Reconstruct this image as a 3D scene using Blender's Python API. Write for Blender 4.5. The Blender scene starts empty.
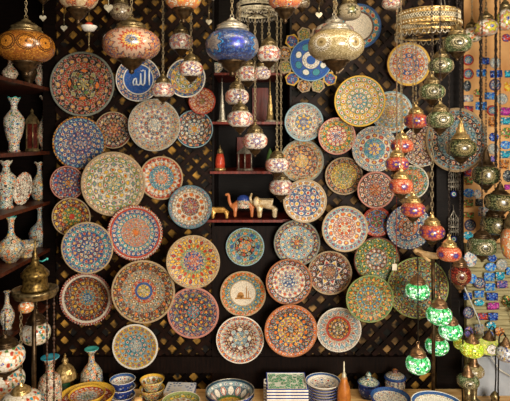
import bpy, bmesh, math, random
from mathutils import Vector, Matrix
random.seed(7)
S = bpy.context.scene
C = S.collection
PI = math.pi
F = 520.0; D = 2.6; CAMZ = 1.7; HOR = 140.0

# ---------------------------------------------------------------- camera, world, lights, exposure
cam = bpy.data.objects.new('camera', bpy.data.cameras.new('camera')); C.objects.link(cam)
cam.location = (0, -D, CAMZ); cam.rotation_euler = (PI/2, 0, 0)
cam.data.sensor_width = 36; cam.data.lens = 36*F/510; cam.data.shift_y = -(200.5-HOR)/510
cam.data.clip_start = 0.05
S.camera = cam
w = bpy.data.worlds.new('world'); S.world = w; w.use_nodes = True
w.node_tree.nodes['Background'].inputs[0].default_value = (1.0, 0.86, 0.70, 1)
w.node_tree.nodes['Background'].inputs[1].default_value = 0.07
def area(name, loc, target, size, power, col, sy=None):
    l = bpy.data.lights.new(name, 'AREA'); l.energy = power; l.color = col; l.size = size
    l.shape = 'RECTANGLE'; l.size_y = sy or size
    o = bpy.data.objects.new(name, l); C.objects.link(o); o.location = loc
    d = Vector(target)-Vector(loc); o.rotation_euler = d.to_track_quat('-Z', 'Y').to_euler()
    return o
area('street_daylight', (1.0, -3.3, 1.6), (0.15, 0, 0.9), 1.1, 86, (1.0, 0.90, 0.76), 0.9)
area('awning_gap_light', (2.3, -1.9, 2.55), (0.95, 0, 1.4), 0.5, 36, (1.0, 0.86, 0.66), 0.5)
area('shop_strip_light', (0.2, -1.3, 2.62), (0.2, -0.1, 0.9), 1.1, 7.5, (1.0, 0.80, 0.52), 0.15)
S.view_settings.view_transform = 'Standard'; S.view_settings.look = 'None'
S.view_settings.gamma = 1; S.view_settings.use_curve_mapping = False
S.view_settings.exposure = 0.35

# ---------------------------------------------------------------- helpers
def sc(y): return (D+y)/F                       # metres per pixel at depth y
def at(px, py, y): return Vector(((px-255)*sc(y), y, CAMZ-(py-HOR)*sc(y)))
def col(h):
    if not isinstance(h, str): return tuple(h)+((1,) if len(h) == 3 else ())
    h = PAL.get(h, h)
    v = [int(h[i:i+2], 16)/255 for i in (0, 2, 4)]
    return tuple(x/12.92 if x <= .04045 else ((x+.055)/1.055)**2.4 for x in v)+(1,)
PAL = dict(W='e4dac6', K='221614', R='b43a24', O='dc7430', Y='e2b440', T='3c94a4', B='2c5690', G='50783e',
           L='8fb0ba', N='64382a', P='c8887a', D='1c3e50', E='b49c7a', A='82867a', V='4c4468', M='8a9658', C='a86c48', Q='5a7a88', J='1c5cb4', F='efe9dc', S='a8a8a0')
def finish(name, bm, mat, parent=None, smooth=True):
    me = bpy.data.meshes.new(name); bmesh.ops.recalc_face_normals(bm, faces=bm.faces[:]) ; bm.to_mesh(me); bm.free()
    if smooth:
        for p in me.polygons: p.use_smooth = True
    if mat: me.materials.append(mat)
    o = bpy.data.objects.new(name, me); C.objects.link(o)
    if parent: o.parent = parent
    return o
def tag(o, label, cat, group=None):
    o['label'] = label; o['category'] = cat
    if group: o['group'] = group
    return o
def empty(name, loc, label, cat, group=None, rz=0, rot=None):
    o = bpy.data.objects.new(name, None); C.objects.link(o); o.empty_display_size = .02
    o.location = loc; o.rotation_euler = rot or (0, 0, rz)
    return tag(o, label, cat, group)
def struct(o, kind='structure'): o['kind'] = kind; return o
def lathe(bm, prof, seg=28, c=(0, 0, 0), M=None):
    c = Vector(c); rings = []
    for r, z in prof:
        if r < 1e-6: vs = [Vector((0, 0, z))]
        else: vs = [Vector((r*math.cos(2*PI*i/seg), r*math.sin(2*PI*i/seg), z)) for i in range(seg)]
        rings.append([bm.verts.new((M @ v if M else v)+c) for v in vs])
    for a, b in zip(rings, rings[1:]):
        if len(a) == 1 and len(b) == 1: continue
        for i in range(seg):
            j = (i+1) % seg
            if len(a) == 1: f = (a[0], b[i], b[j])
            elif len(b) == 1: f = (a[i], a[j], b[0])
            else: f = (a[i], a[j], b[j], b[i])
            bm.faces.new(f)
    return bm
def box(bm, x0, x1, y0, y1, z0, z1, M=None):
    v = [Vector(p) for p in ((x0,y0,z0),(x1,y0,z0),(x1,y1,z0),(x0,y1,z0),(x0,y0,z1),(x1,y0,z1),(x1,y1,z1),(x0,y1,z1))]
    v = [bm.verts.new(M @ p if M else p) for p in v]
    for f in ((3,2,1,0),(4,5,6,7),(0,1,5,4),(1,2,6,5),(2,3,7,6),(3,0,4,7)): bm.faces.new([v[i] for i in f])
def tube(bm, pts, rad, seg=6, closed=False):
    pts = [Vector(p) for p in pts]; n = len(pts); rings = []
    rads = rad if isinstance(rad, (list, tuple)) else [rad]*n
    up = None
    for i, p in enumerate(pts):
        if closed: t = pts[(i+1) % n]-pts[i-1]
        else: t = pts[min(i+1, n-1)]-pts[max(i-1, 0)]
        t.normalize()
        if up is None: up = Vector((0, 1, 0)) if abs(t.y) < .9 else Vector((1, 0, 0))
        a = t.cross(up)
        if a.length < 1e-4: a = t.cross(Vector((.3, .5, .8)))
        a.normalize(); b = a.cross(t).normalized(); up = b
        rings.append([bm.verts.new(p+(a*math.cos(2*PI*k/seg)+b*math.sin(2*PI*k/seg))*rads[i]) for k in range(seg)])
    R = list(zip(rings, rings[1:]))
    if closed: R.append((rings[-1], rings[0]))
    for A, B in R:
        for k in range(seg):
            j = (k+1) % seg; bm.faces.new((A[k], A[j], B[j], B[k]))
    if not closed:
        bm.faces.new(rings[0]); bm.faces.new(rings[-1])
def ball(bm, c, r, sx=1, sy=1, sz=1, seg=10):
    n = 6
    prof = [(r*math.sin(PI*i/n), -r*math.cos(PI*i/n)) for i in range(n+1)]
    prof[0] = (0, -r); prof[-1] = (0, r)
    lathe(bm, prof, seg, c, Matrix.Diagonal((sx, sy, sz)))
def chain(bm, x, y, z0, z1, k=1.0):
    p = .016*k; n = max(1, int((z1-z0)/p)); p = (z1-z0)/n
    for i in range(n):
        zc = z0+p*(i+.5); a = .0048*k; h = p*.68; ring = []
        for j in range(8):
            t = 2*PI*j/8; q = a*math.cos(t)
            ring.append((x+(q if i % 2 else q*.35), y+(q*.35 if i % 2 else q), zc+h*math.sin(t)))
        tube(bm, ring, .0017*k, 4, True)
def arc(cx, cy, r, a0, a1, n=10): return [(cx+r*math.cos(math.radians(a0+(a1-a0)*i/n)), cy+r*math.sin(math.radians(a0+(a1-a0)*i/n))) for i in range(n+1)]

# ---------------------------------------------------------------- material toolkit
class NT:
    def __init__(s, name):
        m = bpy.data.materials.new(name); m.use_nodes = True; s.m = m; s.t = m.node_tree
        s.b = s.t.nodes['Principled BSDF']; s._c = None
    def n(s, typ, **kw):
        x = s.t.nodes.new(typ)
        for k, v in kw.items(): setattr(x, k, v)
        return x
    def put(s, sock, v):
        if hasattr(v, 'is_linked') or hasattr(v, 'links'): s.t.links.new(v, sock)
        else: sock.default_value = v
    def f(s, op, a, b=0.0, c=None):
        x = s.n('ShaderNodeMath', operation=op); s.put(x.inputs[0], a); s.put(x.inputs[1], b)
        if c is not None: s.put(x.inputs[2], c)
        return x.outputs[0]
    def mix(s, fac, a, b):
        x = s.n('ShaderNodeMix', data_type='RGBA'); s.put(x.inputs[0], fac)
        s.put(x.inputs[6], a); s.put(x.inputs[7], b); return x.outputs[2]
    def ramp(s, fac, cols, interp='CONSTANT'):
        x = s.n('ShaderNodeValToRGB'); r = x.color_ramp; r.interpolation = interp
        while len(r.elements) < len(cols): r.elements.new(.5)
        for i, (p, c) in enumerate(cols): r.elements[i].position = p; r.elements[i].color = col(c)
        s.put(x.inputs[0], fac); return x.outputs[0]
    def gen(s):
        if s._c is None:
            tc = s.n('ShaderNodeTexCoord'); sp = s.n('ShaderNodeSeparateXYZ'); s.t.links.new(tc.outputs['Generated'], sp.inputs[0])
            s.tc = tc; s._c = [s.f('MULTIPLY_ADD', sp.outputs[i], 2.0, -1.0) for i in range(3)]
        return s._c
    def obj(s): s.gen(); return s.tc.outputs['Object']
    def vor(s, scale, feature='F1', rnd=1.0):
        v = s.n('ShaderNodeTexVoronoi', feature=feature); v.inputs['Scale'].default_value = scale
        v.inputs['Randomness'].default_value = rnd; s.t.links.new(s.obj(), v.inputs['Vector']); return v
    def chan(s, c):
        x = s.n('ShaderNodeSeparateColor'); s.t.links.new(c, x.inputs[0]); return x.outputs[0]
    def done(s, color, rough=.4, metal=0, emit=0, spec=.5, bump=None, coat=0):
        s.put(s.b.inputs['Base Color'], color); s.b.inputs['Roughness'].default_value = rough
        s.b.inputs['Metallic'].default_value = metal; s.b.inputs['Specular IOR Level'].default_value = spec
        s.b.inputs['Coat Weight'].default_value = coat; s.b.inputs['Coat Roughness'].default_value = .12
        if emit: s.put(s.b.inputs['Emission Color'], color); s.b.inputs['Emission Strength'].default_value = emit
        if bump is not None:
            x = s.n('ShaderNodeBump'); x.inputs['Strength'].default_value = .4; x.inputs['Distance'].default_value = .002
            s.put(x.inputs['Height'], bump); s.t.links.new(x.outputs[0], s.b.inputs['Normal'])
        return s.m
def noise_mat(name, c1, c2, scale=20, rough=.6, metal=0, stretch=None, spec=.4, lo_=.32, hi_=.68):
    s = NT(name); nz = s.n('ShaderNodeTexNoise'); nz.inputs['Scale'].default_value = scale; nz.inputs['Detail'].default_value = 4
    if stretch:
        mp = s.n('ShaderNodeMapping'); mp.inputs['Scale'].default_value = stretch
        s.t.links.new(s.obj(), mp.inputs[0]); s.t.links.new(mp.outputs[0], nz.inputs['Vector'])
    else: s.t.links.new(s.obj(), nz.inputs['Vector'])
    return s.done(s.ramp(nz.outputs[0], [(lo_, c1), (hi_, c2)], 'LINEAR'), rough, metal, spec=spec, bump=nz.outputs[0])
BANDC = {}
def plate_mat(name, spec, rough=.5, flk=1.0):
    """spec: 'width N shape colours' bands from the centre out; shapes o d p z s"""
    s = NT(name); x, y, z = s.gen()
    R = s.f('SQRT', s.f('ADD', s.f('MULTIPLY', x, x), s.f('MULTIPLY', y, y)))
    T = s.f('DIVIDE', s.f('ARCTAN2', y, x), 2*PI)
    bands = [b.split() for b in spec.split('|')]
    tot = sum(float(b[0]) for b in bands); r0 = 0.0; out = None
    fv = s.vor(165); fk = s.chan(fv.outputs['Color']); fleck = s.f('LESS_THAN', fv.outputs['Distance'], .47)
    fcol = s.ramp(fk, [(0, 'R'), (.16, 'W'), (.34, 'D'), (.48, 'Y'), (.6, 'L'), (.74, 'E'), (.88, 'K')])
    for i, b in enumerate(bands):
        r1 = r0+float(b[0])/tot; N = int(b[1]); sh = b[2]; cs = b[3]
        if sh == 's': c = col(cs[0])
        else:
            ph = s.f('MULTIPLY_ADD', T, float(N), .5*(i % 2)+10.0)
            u = s.f('ABSOLUTE', s.f('MULTIPLY_ADD', s.f('FRACT', ph), 2.0, -1.0))
            v = s.f('MULTIPLY_ADD', R, 2/(r1-r0), -1-2*r0/(r1-r0))
            if sh == 'o': d = s.f('SQRT', s.f('ADD', s.f('MULTIPLY', u, u), s.f('MULTIPLY', v, v)))
            elif sh == 'd': d = s.f('MULTIPLY', s.f('ADD', u, s.f('ABSOLUTE', v)), .8)
            elif sh == 'p': d = s.f('ADD', s.f('MULTIPLY', u, .85), s.f('MULTIPLY', s.f('MULTIPLY', v, v), .55))
            else: d = s.f('ADD', s.f('MULTIPLY', u, .75), s.f('MULTIPLY_ADD', v, .36, .30))
            c3 = cs[3] if len(cs) > 3 else cs[2]
            c = s.ramp(d, [(0, cs[0]), (.36, cs[1]), (.58, cs[2]), (.68, 'K'), (.76, c3)])
            if N % 2 == 0:
                c2 = s.ramp(d, [(0, b[4] if len(b) > 4 else ALT.get(cs[0], 'R')), (.36, b[4] if len(b) > 4 else cs[1]), (.58, cs[2]), (.68, 'K'), (.76, c3)])
                c = s.mix(s.f('GREATER_THAN', s.f('FRACT', s.f('MULTIPLY', ph, .5)), .5), c, c2)
            # flecks of glaze fill the ground between the motifs
            c = s.mix(s.f('MULTIPLY', s.f('MULTIPLY', s.f('GREATER_THAN', d, .6), fleck), .62*flk), c, fcol)
            c = s.mix(s.f('MULTIPLY', s.f('GREATER_THAN', s.f('ABSOLUTE', v), .88), .45), c, col('E' if i % 2 else 'K'))
        out = c if out is None else s.mix(s.f('GREATER_THAN', R, r0), out, c)
        r0 = r1
    v2 = s.vor(120, 'DISTANCE_TO_EDGE')
    out = s.mix(s.f('MULTIPLY', s.f('LESS_THAN', v2.outputs['Distance'], .07), .35), out, col('K'))
    out = s.mix(s.f('MULTIPLY', s.f('MULTIPLY', fleck, s.f('LESS_THAN', R, .95)), .12*flk), out, fcol)
    return s.done(out, rough, spec=.25, coat=.03, bump=fv.outputs['Distance'])
ALT = dict(R='Y', O='R', Y='O', B='R', T='O', W='L', N='O', G='Y', L='W', P='R', M='Y', E='O', K='R', V='P', S='O', A='R', D='O', F='B')
def floral(name, ground, cols, scale=85, rough=.3, edge='K', dot=.42, ed=.05):
    s = NT(name); v = s.vor(scale); k = s.chan(v.outputs['Color']); n = len(cols)
    c = s.ramp(k, [(i/n, q) for i, q in enumerate(cols)])
    out = s.mix(s.f('LESS_THAN', v.outputs['Distance'], dot), col(ground), c)
    out = s.mix(s.f('LESS_THAN', v.outputs['Distance'], dot*.4), out, col('W'))
    e = s.vor(scale, 'DISTANCE_TO_EDGE')
    out = s.mix(s.f('LESS_THAN', e.outputs['Distance'], ed), out, col(edge))
    return s.done(out, rough+.1, spec=.35, coat=.1)
def globe_mat(name, ground, N, flower, shift=0.0, pet=8, amp=.18, scale=150, emit=0, alt=None, v0=0.0, aspect=1.5, grout='E', rough=.25, size=1.0, vs=1.0, fleck=1.0):
    """ground: mosaic chip colours; flower: [(radius, colour)...] outermost last"""
    s = NT(name); x, y, z = s.gen()
    T = s.f('DIVIDE', s.f('ARCTAN2', y, x), 2*PI)
    cell = s.f('MULTIPLY_ADD', T, float(N), .5+N/4+10+shift)
    u = s.f('MULTIPLY', s.f('SUBTRACT', s.f('FRACT', cell), .5), 2*PI/N*aspect)
    v = s.f('MULTIPLY', s.f('SUBTRACT', z, v0), vs)
    d = s.f('SQRT', s.f('ADD', s.f('MULTIPLY', u, u), s.f('MULTIPLY', v, v)))
    an = s.f('ARCTAN2', v, u)
    d = s.f('DIVIDE', d, s.f('MULTIPLY_ADD', s.f('COSINE', s.f('MULTIPLY', an, float(pet))), amp, size))
    vo = s.vor(scale); k = s.chan(vo.outputs['Color']); n = len(ground)
    out = s.ramp(k, [(i/n, q) for i, q in enumerate(ground)])
    for r, c in reversed(flower):
        out = s.mix(s.f('LESS_THAN', d, r), out, col(c))
    if alt:
        par = s.f('GREATER_THAN', s.f('FRACT', s.f('MULTIPLY', s.f('FLOOR', cell), .5)), .25)
        for r, c in reversed(alt): out = s.mix(s.f('MULTIPLY', par, s.f('LESS_THAN', d, r)), out, col(c))
    e = s.vor(scale, 'DISTANCE_TO_EDGE')
    out = s.mix(s.f('MULTIPLY', s.f('LESS_THAN', e.outputs['Distance'], .09), .8), out, col(grout))
    return s.done(out, rough, emit=emit, spec=.6, coat=.3)

M = {}
M['dark_wood'] = noise_mat('dark_wood', '080504', '130a07', 14, .45, 0, (1, 1, 12), spec=.12)
M['panel_wood'] = noise_mat('panel_wood', '0c0605', '1a0e09', 12, .55, 0, (8, 1, 1), spec=.12)
M['lattice_wood'] = noise_mat('lattice_wood', '0c0705', '26140e', 25, .5, spec=.12)
M['shelf_wood'] = noise_mat('shelf_wood', '30150d', '5c2a16', 12, .45, 0, (1, 6, 6))
M['red_shelf_wood'] = noise_mat('red_shelf_wood', '54180e', '8a3020', 12, .4, 0, (6, 1, 1))
M['table_wood'] = noise_mat('table_wood', 'd8a060', 'f8d090', 10, .5, 0, (1, 8, 1))
M['mustard_lit_patches'] = noise_mat('mustard_lit_patches', '0a0603', 'd09a40', 15, .8, lo_=.46, hi_=.66)  # black-to-gold noise paints lit and unlit lattice holes into the backing
M['olive_lit_patches'] = noise_mat('olive_lit_patches', '0c0a05', 'a8804c', 14, .8, lo_=.44, hi_=.66)  # uneven light behind the right lattice, put into the backing colour as noise
M['floor'] = noise_mat('floor_stone', '3a3029', '55473b', 6, .8, spec=.12)
M['plaster'] = noise_mat('plaster', '080505', '100b09', 5, .9, spec=.12)
M['brass'] = noise_mat('brass', '4c3c26', 'b09c70', 60, .32, .75)
M['gold'] = noise_mat('gold', '8a6a34', 'f0d090', 80, .28, .7)
M['dark_brass'] = noise_mat('dark_brass', '2a1e12', '5c4830', 60, .38, .7)
M['silver'] = noise_mat('silver', '7c766a', 'cfc8b8', 60, .35, .6)
M['pale_metal'] = noise_mat('pale_metal', 'a09880', 'e8e0c8', 60, .4, .3)
M['chain_metal'] = noise_mat('chain_metal', '6e6048', 'a89878', 60, .4, .6)
M['dark_chain'] = noise_mat('dark_chain', '1a1412', '3c3028', 60, .4, .5)
M['black_metal'] = noise_mat('black_metal', '0d0b0b', '26201d', 60, .45, .4)
M['copper'] = noise_mat('copper', '5a4230', 'a8825c', 60, .35, .7)
M['teal_glaze'] = noise_mat('teal_glaze', '2fa8a6', '63c8bf', 30, .2)
M['yellow_glaze'] = noise_mat('yellow_glaze', 'b98a22', 'dcb442', 60, .3)
M['cream_glaze'] = noise_mat('cream_glaze', 'cfc3a8', 'ece4d0', 40, .3)
M['blue_glaze'] = noise_mat('blue_glaze', '1c2f74', '3853a4', 40, .25)
M['white_glaze'] = noise_mat('white_glaze', 'd6d4cc', 'f4f2ea', 40, .3)
M['tan_board'] = noise_mat('tan_board', 'c08850', 'e6b478', 6, .8)
M['bamboo'] = noise_mat('bamboo', '8e845e', 'b8ad82', 10, .7, 0, (1, 1, 20))
M['grey_paper'] = noise_mat('grey_paper', '8f96a2', 'b4bac2', 8, .8)
M['cord_white'] = noise_mat('cord_white', 'b8b8b0', 'd8d8d0', 20, .5)
M['wood_carved'] = noise_mat('wood_carved', 'a07c4e', 'dcbb88', 30, .5)
M['orange_wood'] = noise_mat('orange_wood', '8a4a1a', 'c07830', 30, .4)
M['red_bead'] = noise_mat('red_bead', '8a2a28', 'b84a40', 30, .35)
M['red_glass'] = noise_mat('red_glass', 'b03426', 'd8583a', 60, .25)
M['white_ink'] = noise_mat('white_ink', 'd8e4f0', 'f4f8ff', 30, .4)
M['brown_ink'] = noise_mat('brown_ink', '9a6a34', 'c08c4c', 40, .5)
M['leaf'] = noise_mat('leaf', '2c4420', '4c6a30', 30, .5)

# ---------------------------------------------------------------- structure
def sbox(name, mat, x0, x1, y0, y1, z0, z1):
    bm = bmesh.new(); box(bm, x0, x1, y0, y1, z0, z1); return struct(finish(name, bm, mat, smooth=False))
CEIL = 2.72
sbox('floor', M['floor'], -1.5, 1.7, -4.2, .4, -.05, 0)
sbox('ceiling', M['plaster'], -1.5, 1.7, -1.15, .4, CEIL, CEIL+.05)
sbox('wall_back', M['plaster'], -1.5, 1.7, .34, .4, 0, CEIL)
sbox('wall_left', M['plaster'], -1.5, -1.4, -1.15, .34, 0, CEIL)
sbox('wall_right', M['plaster'], 1.6, 1.7, -1.15, .34, 0, CEIL)
# dark post between lattice and the magnet board
sbox('trim_1', M['dark_wood'], at(436, 0, -.02).x, at(463, 0, -.02).x, -.03, .05, 0, CEIL)
sbox('trim_2', M['dark_wood'], -1.06, at(52, 0, 0).x+.015, .0, .06, 0, CEIL)

TABZ = CAMZ-248*sc(-.05)
def lattice(x0, x1, z0, z1, label, back, shift_px):
    root = empty('lattice_screen', ((x0+x1)/2, .02, z0), label, 'lattice', 'dark diamond lattice screens on the back wall')
    L = 16.6*.005; wd = .0235
    ax, az = (64+shift_px-255)*.005, CAMZ-(325-HOR)*.005     # a hole centre
    for sgn, y in ((1, .010), (-1, .013)):
        bm = bmesh.new()
        n = int((x1-x0+z1-z0)/L)+4
        for k in range(-n*2, n*2):
            # line: (x-ax) - sgn*(z-az) = (k+.5)*L
            c = (k+.5)*L; pts = []
            for zz in (z0, z1):
                xx = ax+c+sgn*(zz-az)
                if x0 <= xx <= x1: pts.append((xx, zz))
            for xx in (x0, x1):
                zz = az+sgn*(xx-ax-c)
                if z0 < zz < z1: pts.append((xx, zz))
            if len(pts) < 2: continue
            (xa, za), (xb, zb) = sorted(pts)[0], sorted(pts)[-1]
            ln = math.hypot(xb-xa, zb-za)
            if ln < .03: continue
            th = math.atan2(zb-za, xb-xa)
            T = Matrix.Translation(((xa+xb)/2-root.location.x, y-.02, (za+zb)/2-z0)) @ Matrix.Rotation(-th, 4, 'Y')
            box(bm, -ln/2, ln/2, -.0055, .0055, -wd/2, wd/2, T)
        finish('slats', bm, M['lattice_wood'], root, False)
    bm = bmesh.new(); box(bm, x0-root.location.x, x1-root.location.x, .003, .012, 0, z1-z0)
    finish('backing_panel', bm, back, root, False)
    return root
XL = at(52, 0, 0).x; XA = at(212, 0, 0).x; XB = at(292, 0, 0).x; XR = at(437, 0, 0).x
ZB = CAMZ-(356-HOR)*.005
lattice(XL+.015, XA, ZB, CEIL, 'dark wooden diamond lattice covering the wall left of the shelf niche', M['mustard_lit_patches'], 0)
lattice(XB, XR, ZB, CEIL, 'dark wooden diamond lattice covering the wall right of the shelf niche', M['olive_lit_patches'], 0)
sbox('trim_3', M['panel_wood'], XL+.015, XR, -.012, .03, CAMZ-(372-HOR)*.005, ZB)
lo = CAMZ-(372-HOR)*.005
sbox('trim_4', M['mustard_lit_patches'], XL+.015, XR, .044, .055, .0, lo)
# lower carved screen behind the table
bm = bmesh.new()
x = XL+.02
for i in range(60):
    x = XL+.02+i*.083
    if x > XR-.05: break
    for s_ in (1, -1):
        T = Matrix.Translation((x+.02, .03+.005*s_, lo-.08)) @ Matrix.Rotation(s_*PI/4, 4, 'Y')
        box(bm, -.11, .11, -.004, .004, -.011, .011, T)
o = struct(finish('trim_5', bm, M['dark_wood'], smooth=False))

# niche cabinet in the middle
nx0, nx1 = XA+.001, XB-.001
cab = empty('shelf_cabinet', ((nx0+nx1)/2, .15, 0), 'dark wooden shelf niche in the middle of the wall with red-edged shelves', 'cabinet')
def rel(o, p): return Vector(p)-o.location
def cbox(name, mat, *b):
    bm = bmesh.new(); ox, oy, oz = cab.location
    box(bm, b[0]-ox, b[1]-ox, b[2]-oy, b[3]-oy, b[4]-oz, b[5]-oz); return finish(name, bm, mat, cab, False)
NZ = CAMZ-(226-HOR)*.005
cbox('side_panel', M['dark_wood'], nx0, nx0+.01, .0, .33, NZ, CEIL)
cbox('side_panel', M['dark_wood'], nx1-.01, nx1, .0, .33, NZ, CEIL)
cbox('back_panel', M['dark_wood'], nx0, nx1, .32, .335, NZ, CEIL)
cbox('lower_panel', M['panel_wood'], nx0, nx1, -.005, .05, 0, NZ)
SH = {}
for k, row in (('top', 73), ('upper', 122), ('middle', 171), ('lower', 219)):
    z = CAMZ-(row-HOR)*.005; SH[k] = z
    sh = cbox('shelf', M['red_shelf_wood'], nx0+.01, nx1-.01, -.012, .32, z-.012, z)
for k, row, a_, b_ in (('upper', 122, 209, 284), ('middle', 171, 210, 284), ('lower', 219, 205, 283)):
    cbox('shelf_lip', M['red_shelf_wood'], at(a_, 0, -.03).x, at(b_, 0, -.03).x, -.032, -.0125, SH[k]-.012, SH[k])
bm = bmesh.new(); box(bm, -.04, .04, -.006, .006, 0, .17)
o = finish('back_slat', bm, M['red_shelf_wood'], cab, False); o.location = rel(cab, (-.06, .30, SH['middle']))
o2 = finish('back_slat', (lambda b: (box(b, -.045, .045, -.006, .006, 0, .2), b)[1])(bmesh.new()), M['red_shelf_wood'], cab, False); o2.location = rel(cab, (.03, .30, SH['upper']))

# left shelves
ex = at(50, 0, 0).x
LS = {}
names = {88: 'topmost dark wooden shelf on the left wall', 151: 'second wooden shelf down on the left wall, holding the brass lantern',
         201: 'third wooden shelf down on the left wall, holding the oval dish', 248: 'fourth wooden shelf down on the left wall, holding the footed bowl',
         304: 'lowest reddish wooden shelf on the left wall'}
for row, lab in names.items():
    z = CAMZ-(row-HOR)*.005; LS[row] = z
    bm = bmesh.new(); box(bm, -1.4, ex, -.75, .2, z-.016, z)
    tag(finish('wall_shelf', bm, M['shelf_wood'], smooth=False), lab, 'shelf', 'wooden shelves on the left wall')
sbox('trim_6', M['dark_wood'], -1.4, -1.02, .2, .23, 0, CEIL)

# table and magnet boards
bm = bmesh.new()
tb = empty('display_table', (.1, -.45, 0), 'low tan wooden table top along the foot of the wall', 'table')
box(bm, -1.49, 1.49, -.4, .39, TABZ-.03, TABZ); finish('table_top', bm, M['table_wood'], tb, False)
for sx in (-1.4, 1.4):
    for sy in (-.35, .33):
        bm = bmesh.new(); box(bm, sx-.03, sx+.03, sy-.03, sy+.03, 0, TABZ-.03); finish('leg', bm, M['table_wood'], tb, False)
bx0 = at(463.5, 0, -.02).x
bm = bmesh.new(); box(bm, bx0, 1.598, -.02, .0, CAMZ-(246-HOR)*.005, CEIL-.001)
tag(finish('magnet_board', bm, M['tan_board'], smooth=False), 'tan board on the right covered in souvenir magnets', 'display board')
lowb = empty('magnet_rack', (1.3, -.05, TABZ), 'beige ribbed rack at lower right holding mostly blue magnets', 'display board')
bm = bmesh.new(); zt = CAMZ-(244-HOR)*sc(-.06)
box(bm, bx0-1.3, 1.598-1.3, -.01, .02, 0, zt-TABZ)
finish('rack_panel', bm, M['bamboo'], lowb, False)
bm = bmesh.new()
for i in range(11):
    row = 250+i*9.6; z = CAMZ-(row-HOR)*sc(-.06)-TABZ
    tube(bm, [(bx0-1.3+.002, -.010, z), (bx0-1.3+.15, -.012, z-.002), (1.598-1.3, -.010, z-.004)], .011, 8)
finish('rib', bm, M['bamboo'], lowb)
lowb['kind2'] = ''; del lowb['kind2']

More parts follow.
